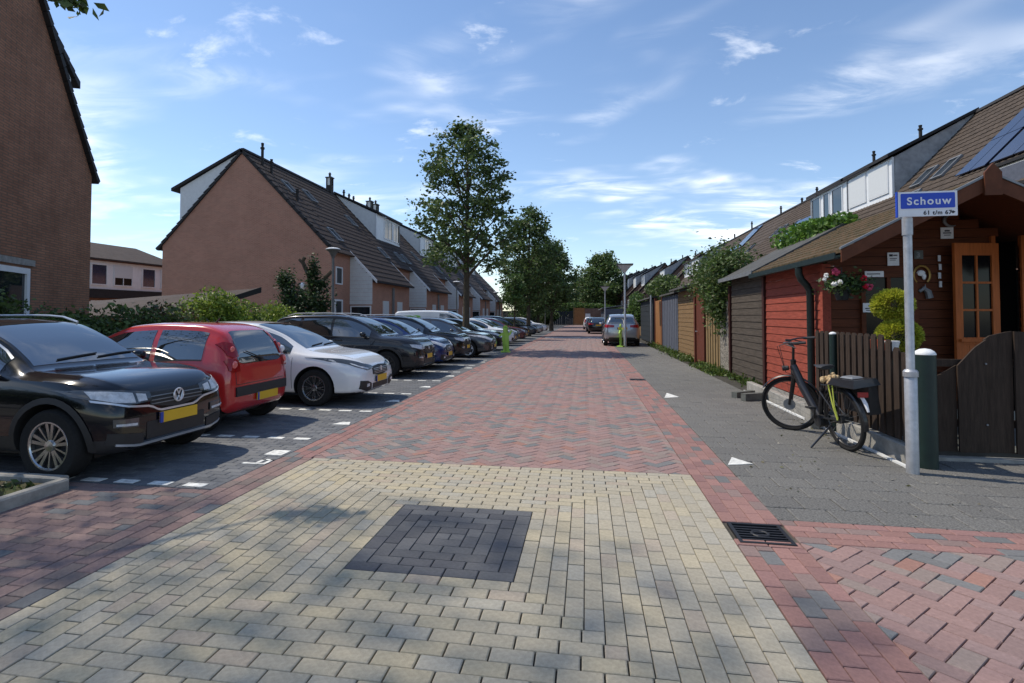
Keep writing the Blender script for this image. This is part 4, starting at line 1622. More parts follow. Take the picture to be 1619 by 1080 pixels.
post(3.45, 6.47, 1.20, .094, 'thick dark green post with a white domed cap between sign pole and gate')
post(3.30, 8.28, 1.33, .045, 'thinner dark green post with a white cap among the pickets')
gt = thing('garden_gate', 'dark brown garden gate of broad boards with an arched top', 'gate', (4.6, 6.85, 0))
bd_ = [(3.62, 3.80, 0), (3.80, 3.96, 1), (3.955, 4.235, 0), (4.235, 4.50, 1), (4.50, 4.78, 0), (4.78, 5.04, 1), (5.04, 5.3, 0)]
ztop = lambda x: float(np.interp(x, (3.6, 3.82, 3.96, 4.12, 4.29, 4.48, 4.64, 4.85, 5.05, 5.3), (.86, .93, 1.02, 1.21, 1.34, 1.39, 1.38, 1.30, 1.12, .9)))
for (a, b, k) in bd_:
    yy = 6.86 if k else 6.825
    n = 5
    top = [(a + (b - a) * i / n, yy, ztop(a + (b - a) * i / n)) for i in range(n + 1)]
    MB().prism([(a + .002, yy, .09), (b - .002, yy, .09)] + top[::-1], (0, .024, 0)).build('board', 'picket', gt, fix=True)
for z in (.35, 1.0):
    MB().bbox(3.63, 5.3, 6.888, 6.93, z, z + .08).build('rail', 'picket', gt)
for a in (3.70, 4.22, 4.6):
    for z in (.39, 1.04):
        MB().lathe((a, 6.816, z), [(.010, -.004), (.010, .006)], 8, 'y').build('bolt', 'lead', gt)
MB().bbox(3.62, 9, 6.78, 7.0, -.02, .035).build('threshold', 'concrete', gt)
MB().bbox(3.62, 9, 6.90, 6.93, .0, .085).build('gap_board', 'black_plastic', gt)
structure(MB().use('concrete_dark').bbox(3.43, 9.5, 7.0, 9.45, -.05, .015).build('garden_path'))

# --- weathered dark shed
ds = thing('weathered_shed', 'weathered dark grey plank shed with a pale felt roof left of the red wall', 'shed', (5.4, 13.9, 0))
MB().use('black_plastic').bbox(SX + .08, 7.1, 12.5, 15.2, .05, 2.25).build('core', None, ds)
planks_x(ds, SX + .015, 12.425, 15.1, .06, 2.52, .152, 'plank_grey')
MB().bbox(SX - .04, SX + .06, 15.11, 15.25, .0, 2.32).build('corner_post', 'wood_post', ds)
MB().use('felt').prism([(3.42, 12.42, 2.49), (AX, 12.42, 3.46), (7.1, 12.42, 2.46), (7.1, 12.42, 2.40), (AX, 12.42, 3.40), (3.42, 12.42, 2.43)], (0, 3.0, 0)).build('roof', None, ds, fix=True)
MB().use('lead').prism([(3.403, 12.421, 2.415), (3.418, 12.421, 2.415), (3.418, 12.421, 2.505), (3.403, 12.421, 2.505)], (0, 3.0, 0)).build('roof_trim', None, ds, fix=True)

# --- pebble pillar, bamboo fence, brown door
wp = thing('pebble_wall', 'rough pebble faced wall panel half covered by the climbing shrub', 'wall', (3.7, 15.9, 0))
MB().bbox(SX, SX + .15, 15.3, 16.35, 0, 1.95).build('panel', 'pebble_wall', wp)
MB().bbox(SX - .03, SX + .12, 15.26, 15.30, 0, 1.98).build('post', 'wood_post', wp)
bf = thing('board_fence', 'yellowish upright board fence between the brown door and the pebble wall', 'fence', (3.7, 17.3, 0))
for k in range(11):
    MB().bbox(SX - (.02 if k % 2 else .0), SX + .03, 16.4 + k * .165, 16.4 + k * .165 + .135, .05, 2.02 + .02 * (k % 3)).build('board', 'board_yellow', bf)
MB().bbox(SX + .032, SX + .08, 16.4, 18.2, .4, .5).bbox(SX + .032, SX + .08, 16.4, 18.2, 1.6, 1.7).build('rail', 'board_yellow', bf)
dd = thing('wooden_door', 'red brown plank door in a frame, left of the yellowish board fence', 'door', (3.7, 19, 0))
for a, b in ((18.25, 18.4), (19.72, 19.9)):
    MB().bbox(SX - .05, SX + .1, a, b, 0, 2.42).build('frame', 'wood_redbrown', dd)
MB().bbox(SX - .05, SX + .1, 18.25, 19.9, 2.42, 2.55).build('frame', 'wood_redbrown', dd)
for k in range(7):
    MB().bbox(SX, SX + .035, 18.41 + k * .187, 18.41 + k * .187 + .18, .06, 2.41).build('board', 'wood_redbrown', dd)
MB().tube([(SX - .01, 19.5, 1.05), (SX - .06, 19.5, 1.05), (SX - .06, 19.38, 1.05)], .014, 6).build('handle', 'chrome', dd)


def shed(name, label, y0, y1, z1, material, pitch, vertical=False, roof='felt', over=.35, Xf=SX, slope=.16):
    t = thing(name, label, 'shed', (Xf + 1.2, (y0 + y1) / 2, 0))
    MB().use('black_plastic').bbox(Xf + .06, Xf + 2.4, y0 + .05, y1 - .05, 0, z1 - .05).build('core', None, t)
    if vertical:
        n = max(2, int((y1 - y0) / pitch))
        w = (y1 - y0) / n
        for k in range(n):
            MB().bbox(Xf - (.012 if k % 2 else 0), Xf + .04, y0 + k * w, y0 + (k + 1) * w - .008, .03, z1).build('board', material, t)
    else:
        planks_x(t, Xf, y0, y1, .05, z1, pitch, material)
    planks_y(t, y0, lambda z: [(Xf + .01, Xf + 2.4)], .05, z1, pitch * 1.5, material)
    m = MB().use(roof)
    m.prism([(Xf - over, y0 - .05, z1 + .03), (Xf + 2.6, y0 - .05, z1 + .03 + slope * 2.6), (Xf + 2.6, y0 - .05, z1 + .10 + slope * 2.6), (Xf - over, y0 - .05, z1 + .10)], (0, y1 - y0 + .1, 0))
    m.build('roof', None, t, fix=True)
    return t


shed('plank_shed', 'light brown horizontal plank shed, left of the red brown door', 20.0, 23.4, 2.5, 'plank_tan', .16, roof='felt')
shed('slate_shed', 'bluish grey shed door front between the light brown shed and an orange door', 23.6, 28.1, 2.45, 'plank_slate', .24, True, over=.15)
dd = thing('wooden_door', 'orange brown door beside a thin pale pole, left of the bluish shed', 'door', (3.7, 29.6, 0))
for k in range(8):
    MB().bbox(SX, SX + .04, 28.4 + k * .32, 28.4 + k * .32 + .30, .05, 2.35).build('board', 'board_orange', dd)
for a in (28.2, 30.98):
    MB().bbox(SX - .03, SX + .1, a, a + .16, 0, 2.5).build('frame', 'wood_redbrown', dd)
pp = thing('pale_pole', 'thin pale grey pole against the dark sheds, behind the parked grey SUV', 'pole', (3.55, 31.6, 0))
MB().lathe((3.5, 31.6, 0), [(.05, 0), (.05, 2.7)], 10).build('pole', 'galvanised', pp, smooth=True)
shed('black_shed', 'blackish plank shed right beside the parked grey SUV', 32.0, 39.0, 2.5, 'plank_black', .3, over=.2)
shed('far_shed', 'pale shed with dark doors in the distance behind the small black car', 52, 60, 2.3, 'plank_slate', .5, True, over=.3, Xf=3.8)
shed('far_shed', 'brown shed in the distance just behind the grey SUV roof', 40.5, 50, 2.3, 'plank_tan', .4, over=.3, Xf=4.2)
shed('far_shed', 'grey lean-to shed with a pale roof edge at the far right of the street', 66, 84, 2.4, 'plank_slate', .6, True, over=.4, Xf=2.2, roof='lead')

# --- end of the street
ef = thing('end_fence', 'dark plank fence closing the end of the street under the trees', 'fence', (-3.5, 99.5, 0))
for k in range(38):
    MB().bbox(-15.7 + k * .36, -15.7 + k * .36 + .34, 99.4, 99.5, 0, 2.5).build('board', 'plank_black', ef)
eg = thing('end_gate', 'orange wooden gate glowing in the sun at the end of the street', 'gate', (-1.3, 99.5, 0))
for k in range(9):
    MB().bbox(-2.0 + k * .2, -2.0 + k * .2 + .18, 99.35, 99.45, 0, 3.0).build('board', 'board_orange', eg)
MB().bbox(-2.2, -2.02, 99.3, 99.5, 0, 3.2).build('post', 'plank_tan', eg)
ed = thing('end_wall', 'pale brick garden wall with a white door at the end of the street', 'wall', (.6, 99.6, 0))
MB().bbox(-.2, 3.2, 99.5, 99.8, 0, 2.9).build('wall', 'brick_far', ed)
MB().bbox(-.1, .75, 99.4, 99.49, 0, 2.0).build('door', 'white_board', ed)
eh = thing('end_house', 'dark brick house end standing between the trees beyond the street', 'house', (0, 125, 0))
MB().use('brick_dark').prism([(-2.5, 122, 0), (2.8, 122, 0), (2.8, 122, 7.6), (-2.5, 122, 9.0)], (0, 8, 0)).build('wall', None, eh, fix=True)
MB().use('roof_edge').prism([(-2.7, 121.8, 9.02), (3.0, 121.8, 7.55), (3.0, 121.8, 7.85), (-2.7, 121.8, 9.35)], (0, 8.4, 0)).build('roof', None, eh, fix=True)
window(eh, (-.6, 122, 2.2), (1, 0, 0), (0, -1, 0), 2.4, 1.2, 1, 1)


# --- street lamps
def lamp_cone(x, y, h, label):
    t = thing('street_lamp', label, 'street lamp', (x, y, 0), group='shallow dish lamps along the parking bays')
    MB().lathe((x, y, 0), [(.07, 0), (.07, .9), (.052, .95), (.045, h - .38)], 14).build('pole', 'lamp_post', t, smooth=True)
    hd_ = MB().lathe((x, y, h), [(.05, -.40), (.10, -.28), (.17, -.16), (.27, -.10), (.275, -.085)], 18)
    b = hd_.build('lamp_body', 'lamp_post', t, smooth=True)
    MB().lathe((x, y, h), [(.275, -.083), (.27, -.06), (.18, -.02), (.06, .0), (.002, .01)], 18).build('lamp_cap', 'lamp_cap', b, smooth=True)


lamp_cone(-9.3, 19.66, 4.12, 'nearest dish lamp on a grey post before the blank gable corner')
lamp_cone(-9.3, 39.98, 4.12, 'second dish lamp, its head just left of the tall tree trunk')
lamp_cone(-9.3, 58.1, 4.12, 'third dish lamp, small and low right of the tall tree trunk')
lamp_cone(-6.0, 84., 4.12, 'farthest dish lamp, white dot before the dark trees')


def lamp_square(x, y, h, label):
    t = thing('street_lamp', label, 'street lamp', (x, y, 0), group='square head lamps on the right pavement')
    MB().lathe((x, y, 0), [(.075, 0), (.075, 1.0), (.055, 1.05), (.05, h - .42)], 14).build('pole', 'galvanised', t, smooth=True)
    q = []
    for w_, z in ((.05, h - .42), (.36, h - .06)):
        q += [(x - w_, y - w_, z), (x + w_, y - w_, z), (x + w_, y + w_, z), (x - w_, y + w_, z)]
    MB().hexa(q).build('lantern', 'lamp_glass', t)
    MB().bbox(x - .40, x + .40, y - .40, y + .40, h - .06, h).build('lamp_cap', 'black_metal', t)


lamp_square(1.96, 29.3, 4.2, 'square head lamp on a pale pole in front of the parked grey SUV')
lamp_square(1.6, 48.5, 4.1, 'farther square head lamp beside the small black car')


# ------------------------------------------------------------------ vegetation
def leaves(name, parent, pts, size, cols, seed, flat=.5, jitter=.35, kind=None):
    """one mesh of folded leaf-sized blades at the given points"""
    r = np.random.default_rng(seed)
    pts = np.asarray(pts, float)
    n = len(pts)
    u = r.normal(size=(n, 3))
    u[:, 2] *= flat
    u /= np.linalg.norm(u, axis=1)[:, None] + 1e-9
    w = r.normal(size=(n, 3))
    w -= u * (w * u).sum(1)[:, None]
    w /= np.linalg.norm(w, axis=1)[:, None] + 1e-9
    nn = np.cross(u, w)
    s = (size * (1 + jitter * r.normal(size=n)).clip(.4, 1.8))[:, None]
    off = np.array(wloc(parent)) if parent is not None else np.zeros(3)
    p = pts - off
    V = np.empty((n, 4, 3))
    V[:, 0] = p - u * s * .55
    V[:, 1] = p + w * s * .33 - nn * s * .10
    V[:, 2] = p + u * s * .55
    V[:, 3] = p - w * s * .33 - nn * s * .10
    me = bpy.data.meshes.new(name)
    me.vertices.add(n * 4)
    me.vertices.foreach_set('co', V.reshape(-1).astype(np.float32))
    base = np.arange(n) * 4
    tri = np.stack([base, base + 1, base + 2, base, base + 2, base + 3], 1).reshape(-1)
    me.loops.add(n * 6)
    me.loops.foreach_set('vertex_index', tri.astype(np.int32))
    me.polygons.add(n * 2)
    me.polygons.foreach_set('loop_start', (np.arange(n * 2) * 3).astype(np.int32))
    me.polygons.foreach_set('loop_total', np.full(n * 2, 3, np.int32))
    C = np.asarray(cols, float)
    c = C[r.integers(0, len(C), n)] * (1 + .22 * r.normal(size=n).clip(-2, 2))[:, None]
    at = me.color_attributes.new('Col', 'FLOAT_COLOR', 'POINT')
    arr = np.ones((n, 4, 4), np.float32)
    arr[:, :, :3] = c[:, None, :].clip(.003, .8)
    at.data.foreach_set('color', arr.reshape(-1))
    me.materials.append(M['leaf'])
    me.update()
    o = bpy.data.objects.new(name, me)
    COL.objects.link(o)
    if parent is not None:
        o.parent = parent
    return o


DARK_GREEN = [(.070, .116, .028), (.094, .146, .037), (.12, .18, .05), (.052, .085, .023)]
MID_GREEN = [(.075, .135, .03), (.10, .17, .04), (.06, .11, .028)]
LIME = [(.22, .30, .035), (.17, .25, .033), (.28, .34, .05), (.12, .19, .03)]
IVY = [(.022, .05, .016), (.03, .065, .02), (.05, .085, .026)]


def tree(name, label, x, y, h, rmax, zlow, nleaf, leaf, cols, seed, trunk=.15, prof=None, ncl=150, spread=.36, group=None, lean=(0, 0), nlimb=14):
    r = np.random.default_rng(seed)
    t = thing(name, label, 'tree', (x, y, 0), group=group)
    prof = prof or [(0, .35), (.12, .75), (.32, 1.0), (.55, .86), (.78, .52), (.93, .24), (1, .06)]
    pz, pr = [a for a, _ in prof], [b for _, b in prof]
    R_ = lambda q: rmax * np.interp(q, pz, pr)
    # trunk
    pts, rad = [], []
    for i in range(9):
        q = i / 8
        pts.append((x + lean[0] * q + .05 * math.sin(3 * q + seed), y + lean[1] * q + .05 * math.cos(4 * q + seed), h * .93 * q))
        rad.append(trunk * (1.25 if i == 0 else 1) * (1 - .86 * q) + .006)
    MB().tube(pts, rad, 10).build('trunk', 'bark', t, smooth=True)
    b = MB()
    P = []
    tr = lambda z: np.array([np.interp(z, [p[2] for p in pts], [p[k] for p in pts]) for k in (0, 1)] + [z])
    ends = []
    for i in range(nlimb):
        q = (i + .5) / nlimb
        z0 = zlow * .92 + (h * .80 - zlow * .92) * q ** 1.15
        a = i * 2.399 + r.uniform(-.4, .4)
        z1 = min(h * .97, z0 + (h - zlow) * r.uniform(.16, .34))
        rr = R_((z1 - zlow) / (h - zlow)) * r.uniform(.72, .95)
        s = tr(z0)
        e = np.array([x + lean[0] * z1 / h + rr * math.cos(a), y + lean[1] * z1 / h + rr * math.sin(a), z1])
        m1 = s + (e - s) * .35 + np.array([0, 0, .06 * rr])
        m2 = s + (e - s) * .7 + np.array([0, 0, .10 * rr])
        r0 = trunk * .42 * (1 - .6 * q)
        b.tube([s, m1, m2, e], [r0, r0 * .7, r0 * .42, .008], 6)
        for k in range(4):
            f = r.uniform(.3, .95)
            p0 = s + (e - s) * f + np.array([0, 0, .08 * rr])
            d = r.normal(size=3) * np.array([1, 1, .6])
            d /= np.linalg.norm(d)
            p1 = p0 + d * r.uniform(.25, .5) * rmax * .55 + np.array([0, 0, .2])
            b.tube([p0, (p0 + p1) / 2 + [0, 0, .04], p1], [.02, .013, .005], 4, cap=False)
            ends.append(p1)
        ends.append(e)
    b.build('branch', 'bark', t, smooth=True)
    # clusters: at twig ends and through the outer crown
    cl = list(ends)
    while len(cl) < ncl:
        q = r.uniform(0, 1)
        if r.uniform() > R_(q) / rmax + .12:
            continue
        a = r.uniform(0, 2 * PI)
        rr = R_(q) * math.sqrt(r.uniform(.12, 1.0))
        z = zlow + (h - zlow) * q
        cl.append(np.array([x + lean[0] * z / h + rr * math.cos(a), y + lean[1] * z / h + rr * math.sin(a), z]))
    cl = np.array(cl[:ncl])
    wgt = r.uniform(.4, 1.6, len(cl))
    cnt = np.maximum(6, (nleaf * wgt / wgt.sum())).astype(int)
    allp = []
    for c, k in zip(cl, cnt):
        s = spread * r.uniform(.7, 1.25)
        pp_ = r.normal(size=(k, 3)) * np.array([s, s, s * .62])
        allp.append(c + pp_)
    P = np.concatenate(allp)
    P = P[P[:, 2] > .05]
    leaves('crown', t, P, leaf, cols, seed + 5)
    return t


tree('street_tree', 'tall slender street tree with an airy oval crown among the parked cars', -5.2, 24.4, 10.35, 2.6, 3.5, 12500, .145, DARK_GREEN, 11,
     trunk=.17, ncl=330, spread=.185, prof=[(0, .42), (.1, .78), (.24, 1.0), (.45, .92), (.65, .76), (.8, .56), (.92, .30), (1, .08)], lean=(-.05, .1), nlimb=26)
tree('street_tree', 'second street tree, dense and dark, behind and right of the tall slender one', -4.3, 43, 9.9, 2.9, 2.6, 12000, .19, DARK_GREEN, 23, trunk=.17, ncl=230, spread=.27, nlimb=20)
tree('young_tree', 'young light green tree with a low thin crown near the far parked cars', -4.7, 37, 4.6, .85, 1.7, 2600, .14, MID_GREEN, 31, trunk=.06, ncl=60, spread=.2)
tree('street_tree', 'broad dark tree over the far end of the parked cars', -3.6, 60, 9.2, 3.6, 2.0, 11000, .24, DARK_GREEN, 37, trunk=.2, ncl=190, spread=.36, nlimb=20)
tree('street_tree', 'dark tree behind the broad one, against the end fence', -6.5, 78, 10.5, 4.5, 2.0, 12000, .3, DARK_GREEN, 41, trunk=.2, ncl=150, spread=.6)
tree('round_tree', 'dark round tree standing alone against the sky at the end of the street', 3.2, 118, 14.2, 5.8, 3.2, 15000, .42, DARK_GREEN, 43, trunk=.3, ncl=170, spread=.75)
tree('street_tree', 'dark tree closing the gap between the left terrace and the end fence', -9.5, 92, 8.5, 4.2, .8, 9000, .32, DARK_GREEN, 51, trunk=.2, ncl=130, spread=.6)
tree('far_tree', 'smaller green tree by the dark house end beyond the street', -4.2, 112, 7.5, 3.4, 1.5, 7000, .35, MID_GREEN, 47, trunk=.2, ncl=90, spread=.6)
tree('shade_tree', 'tree left of the view, only a leafy twig of it showing at the top', -9.5, 2.9, 8.4, 2.1, 5.3, 700, .10, DARK_GREEN, 53, trunk=.1, ncl=150, spread=.7, nlimb=4)
tt_ = thing('added_tall_tree', 'unseen tall tree added left of the view, softly shading the near paving', 'tree', (-14.6, 3.6, 0))  # unseen tree, added to cast soft even shade on the near paving
MB().tube([(-14.6, 3.6, 0), (-14.6, 3.6, 8), (-14.5, 3.6, 15)], [.3, .22, .05], 8).build('trunk', 'bark', tt_, smooth=True)
_g = np.random.default_rng(57)
_d = _g.normal(size=(15000, 3))
_d /= np.linalg.norm(_d, axis=1)[:, None]
_b = MB()
for _k in range(5):
    _b.tube([(-14.5, 3.6, 13 + _k * .4), tuple(np.array((-14.6, 3.6, 18.)) + _d[_k] * np.array([2.5, 2.5, 3.]))], [.04, .01], 5)
_b.build('branch', 'bark', tt_)
leaves('crown', tt_, np.array((-14.6, 3.6, 18.)) + _d * np.array([4.3, 4.3, 5.2]) * _g.uniform(0, 1, (15000, 1)) ** .42, .115, DARK_GREEN, 58)
sh = bpy.data.objects['shade_tree']
MB().tube([(-9.4, 3.1, 6.4), (-7.4, 4.2, 6.2), (-6.1, 4.95, 5.4), (-5.2, 5.0, 4.80)], [.04, .03, .018, .005], 6).build('branch', 'bark', sh)
_g = np.random.default_rng(9)
_p = np.concatenate([np.array(c) + _g.normal(size=(38, 3)) * np.array([.08, .08, .035]) for c in ((-5.75, 4.95, 5.10), (-5.5, 4.98, 4.99), (-5.36, 5, 4.90), (-5.24, 5, 4.83))])
leaves('twig_leaves', sh, _p, .10, DARK_GREEN, 10)


def bush(name, label, c, r, n, leaf, cols, seed, cat='shrub', twigs=True, lumps=9, group=None):
    g = np.random.default_rng(seed)
    t = thing(name, label, cat, (c[0], c[1], max(0, c[2] - r[2])), group=group)
    cl = []
    for k in range(lumps):
        d = g.normal(size=3)
        d /= np.linalg.norm(d)
        cl.append((np.array(c) + d * np.array(r) * g.uniform(.25, .62), g.uniform(.34, .55)))
    P = []
    for p, s in cl:
        d = g.normal(size=(n // lumps, 3))
        d /= np.linalg.norm(d, axis=1)[:, None]
        P.append(p + d * np.array(r) * s * (g.uniform(.35, 1.08, (len(d), 1)) ** .5))
    P = np.concatenate(P)
    P = P[P[:, 2] > .02]
    leaves('foliage', t, P, leaf, cols, seed, flat=.8)
    if twigs:
        b = MB()
        for k in range(7):
            p = cl[k % len(cl)][0]
            b.tube([(c[0] + g.uniform(-.15, .15) * r[0], c[1] + g.uniform(-.15, .15) * r[1], max(.0, c[2] - r[2])), tuple((np.array(c) * .4 + p * .6)), tuple(p)], [.022, .015, .006], 5)
        b.build('stem', 'bark', t)
    return t


# the hedge and shrubs behind the parked cars
bush('hedge', 'unseen dark hedge added behind the camera, mirrored in the side of the black SUV', (-16, -4.5, 2.2), (9, 1.4, 2.1), 14000, .26, DARK_GREEN, 58, 'hedge', lumps=34)  # added out of view to darken what the black doors reflect
bush('hedge', 'dark clipped hedge below the window of the corner house', (-10.6, 10.4, 1.0), (.9, 2.5, .92), 12000, .085, DARK_GREEN, 61, 'hedge', lumps=22)
bush('hedge', 'reddish green hedge between the dark hedge and the lime shrub', (-10.8, 13.0, 1.05), (.9, 1.5, .98), 9000, .08, DARK_GREEN + [(.11, .06, .03), (.09, .10, .03)], 62, 'hedge', lumps=16)
bush('shrub', 'bright lime green shrub, tallest of the row behind the red car', (-11.0, 15.3, 1.35), (1.0, 1.35, 1.18), 11000, .085, LIME, 63, lumps=18)
bush('shrub', 'pale bush with small leaves right of the tall lime shrub', (-11.2, 16.9, 1.2), (.8, .9, 1.05), 4500, .08, LIME + MID_GREEN, 64, lumps=12)
bush('shrub', 'low lime shrub behind the white hatchback', (-10.9, 18.6, 1.2), (.9, 1.5, 1.02), 7500, .085, LIME, 65, lumps=18)
bush('shrub', 'low mid green shrub at the foot of the nearest dish lamp', (-10.6, 21.0, 1.12), (.9, 1.3, .98), 5500, .085, MID_GREEN + LIME[:1], 66, lumps=14)
bush('shrub', 'dark leaves in front of the white window frame at the left edge', (-10.9, 8.6, 1.35), (.7, .8, 1.15), 4500, .09, DARK_GREEN, 67, lumps=10)
# ivy covered lopped tree at the gable corner
t = thing('lopped_tree', 'lopped ivy covered tree with two bare cut limbs at the gable corner', 'tree', (-11.6, 22.6, 0))
b = MB()
for pts, rr in (([(-11.6, 22.6, 0), (-11.6, 22.6, 1.6), (-11.65, 22.6, 2.6)], [.2, .17, .12]), ([(-11.65, 22.6, 2.4), (-11.8, 22.6, 3.3), (-12.05, 22.5, 3.9), (-11.95, 22.5, 4.1)], [.11, .1, .09, .085]),
                ([(-11.6, 22.6, 2.3), (-11.2, 22.7, 3.1), (-10.85, 22.8, 3.5)], [.1, .09, .08]), ([(-12.05, 22.5, 3.85), (-12.2, 22.5, 4.0)], [.07, .06])):
    b.tube(pts, rr, 8)
b.build('trunk', 'bark', t, smooth=True)
g = np.random.default_rng(71)
P = []
for c, s, k in (((-11.9, 22.3, 2.0), (.7, .6, .75), 2600), ((-12.6, 22.3, 2.5), (.35, .35, .75), 1400), ((-12.75, 22.3, 3.1), (.3, .3, .32), 700), ((-11.2, 22.3, 1.9), (.5, .5, .7), 1700), ((-11.5, 22.4, 3.4), (.22, .2, .6), 700), ((-11.2, 22.5, 2.9), (.35, .3, .3), 500)):
    P.append(np.array(c) + g.normal(size=(k, 3)) * np.array(s) * .55)
P = np.concatenate(P)
leaves('ivy', t, P[P[:, 2] > .1], .10, IVY, 72)
# climber above the pebble wall
t = thing('climbing_shrub', 'big climbing shrub spilling over the pebble wall and board fence', 'shrub', (3.75, 16.3, 0))
g = np.random.default_rng(73)
P = []
for c, s, k in (((3.8, 16.9, 2.75), (.55, 1.0, .55), 3600), ((3.7, 17.6, 2.6), (.45, .8, .5), 2200), ((3.5, 16.0, 2.15), (.25, .45, .45), 1300), ((3.55, 16.6, 2.1), (.22, .5, .5), 1200), ((3.9, 16.2, 3.0), (.5, .6, .4), 1300), ((4.0, 18.2, 2.9), (.5, .6, .35), 900), ((3.55, 15.8, 1.6), (.12, .25, .4), 320)):
    P.append(np.array(c) + g.normal(size=(k, 3)) * np.array(s) * .6)
leaves('foliage', t, np.concatenate(P), .085, MID_GREEN + DARK_GREEN + [(.10, .12, .04)], 74)
b = MB()
for k in range(9):
    b.tube([(3.75 + .03 * k, 16.0 + .15 * k, 0), (3.8, 16.2 + .15 * k, 1.6), (3.6 + g.uniform(-.3, .3), 16.3 + .2 * k, 2.5 + g.uniform(0, .6))], [.02, .016, .006], 5)
b.build('stem', 'bark', t)
bush('tree_crown_shrub', 'fresh light green bush rising above the pale shed roof', (5.35, 14.2, 3.35), (.75, 2.3, .60), 9000, .10, [(.10, .20, .025), (.13, .25, .035), (.07, .15, .02)], 75, 'shrub', lumps=20)
bush('shrub', 'dark leafy bush over the black shed behind the grey SUV', (4.5, 33, 2.9), (1.2, 4.5, .9), 7000, .16, DARK_GREEN + MID_GREEN[:1], 76, lumps=14)
bush('shrub', 'rounded bush overhanging the pavement beyond the grey SUV', (3.6, 42, 1.9), (1.0, 3.5, 1.5), 6000, .18, MID_GREEN, 77, lumps=12)
bush('hedge', 'green hedge over the wall at the far end of the street', (-.5, 101.5, 3.0), (6.5, 1.2, 1.1), 9000, .26, MID_GREEN + LIME[3:], 78, 'hedge', lumps=22)
bush('hedge', 'dark undergrowth at the foot of the end fence', (-6.2, 96, 1.1), (2.4, 2., 1.3), 4500, .26, DARK_GREEN, 79, 'hedge', lumps=10)
bush('shrub', 'green shrub behind the far right gardens by the round tree', (4.6, 97, 2.6), (2.2, 3, 1.3), 4500, .3, MID_GREEN, 80, lumps=8)
# clipped conifer balls in the cabin garden
def ball_shrub(label, c, r, seed):
    g = np.random.default_rng(seed)
    t = thing('clipped_conifer', label, 'shrub', (c[0], c[1], 0))
    d = g.normal(size=(5200, 3))
    d /= np.linalg.norm(d, axis=1)[:, None]
    bumps = 1 + .03 * np.sin(d[:, 0] * 9 + seed) * np.cos(d[:, 1] * 8)
    P = np.array(c) + d * np.array([r, r, r * .86]) * bumps[:, None] * g.uniform(.86, 1.03, (5200, 1))
    leaves('foliage', t, P, .034, [(.42, .44, .04), (.48, .48, .06), (.32, .37, .035)], seed, flat=1.2)
    MB().tube([(c[0], c[1], 0), (c[0], c[1], c[2] - r * .5)], [.03, .02], 7).build('stem', 'bark', t)


ball_shrub('upper clipped yellow green conifer ball before the cabin window', (3.98, 8.15, 1.70), .235, 81)
ball_shrub('lower clipped yellow green conifer cushion just above the pickets', (4.02, 8.1, 1.30), .25, 83)
# hanging pot
t = thing('hanging_pot', 'dark hanging pot of pink, red and white geraniums at the cabin corner', 'flower pot', (3.62, 8.75, 1.9))
MB().lathe((3.62, 8.75, 1.86), [(.07, -.08), (.115, .06), (.118, .075), (.1, .075)], 16).build('pot', 'pot', t, smooth=True)
MB().tube([(3.62, 8.75, 1.93), (3.64, 8.8, 2.25), (3.66, 9.4, 2.3)], .006, 5).build('hanger', 'black_metal', t)
g = np.random.default_rng(85)
leaves('foliage', t, np.array((3.64, 8.72, 2.0)) + g.normal(size=(900, 3)) * np.array([.13, .10, .07]), .05, IVY + MID_GREEN, 86)
fl = [((3.50, 8.66, 2.18), 'flower_pink', .065), ((3.38, 8.66, 2.13), 'flower_white', .04), ((3.33, 8.6, 2.07), 'flower_white', .03), ((3.45, 8.58, 2.0), 'flower_white', .045), ((3.52, 8.56, 2.03), 'flower_white', .04),
      ((3.84, 8.6, 2.08), 'flower_red', .05), ((3.90, 8.58, 1.96), 'flower_pink', .06), ((3.86, 8.6, 1.97), 'flower_red', .045)]
for k, (c, m_, r_) in enumerate(fl):
    g = np.random.default_rng(90 + k)
    mm = MB()
    for q in range(14):
        d = g.normal(size=3)
        d /= np.linalg.norm(d)
        mm.ball(tuple(np.array(c) + d * r_ * .6), r_ * .38, 6, 4)
    mm.build('flower', m_, t, smooth=True)
    MB().tube([(3.62, 8.72, 1.95), c], .004, 4).build('stalk', 'post_green', t)
# small pots behind the pickets
for k, (y, m_, lab) in enumerate(((7.75, 'orange_toy', 'orange red toy pot peeping over the pickets'), (7.5, 'orange_toy', 'second orange pot peeping over the pickets, nearer the sign pole'), (7.3, 'flower_white', 'small white pot between two pickets left of the sign pole'))):
    x_ = 3.55
    tt = thing('garden_pot', lab, 'flower pot', (x_, y, 0))
    MB().lathe((x_, y, 1.13), [(.05, 0), (.075, .12), (.076, .13)], 12).build('pot', m_, tt)
    MB().lathe((x_, y, 0), [(.018, 0), (.018, 1.13)], 8).build('stand', 'post_green', tt)
# weeds and grass at the foot of the sheds
g = np.random.default_rng(95)
P = []
for y0, y1, w_, k in ((15.4, 18.3, .28, 1500), (19.9, 23.5, .26, 1500), (12.6, 15.2, .12, 500), (24, 32, .25, 1600)):
    P.append(np.stack([SX - np.abs(g.normal(size=k)) * w_ * .7, g.uniform(y0, y1, k), np.abs(g.normal(size=k)) * .07], 1))
o = leaves('grass', None, np.concatenate(P), .07, [(.09, .15, .02), (.06, .11, .02), (.13, .16, .04)], 96, flat=2.5)
stuff(o)
P = np.stack([g.uniform(-6.2, -4.75, 900), g.uniform(2.9, 4.3, 900), .05 + np.abs(g.normal(size=900)) * .02], 1)
o = leaves('weeds', None, P, .05, [(.07, .10, .02), (.10, .09, .035), (.05, .08, .02)], 97, flat=1.5)
stuff(o)
g = np.random.default_rng(98)
P = np.stack([g.uniform(3.0, 3.2, 120), g.uniform(6.6, 12, 120), .01 + 0 * g.uniform(size=120)], 1)
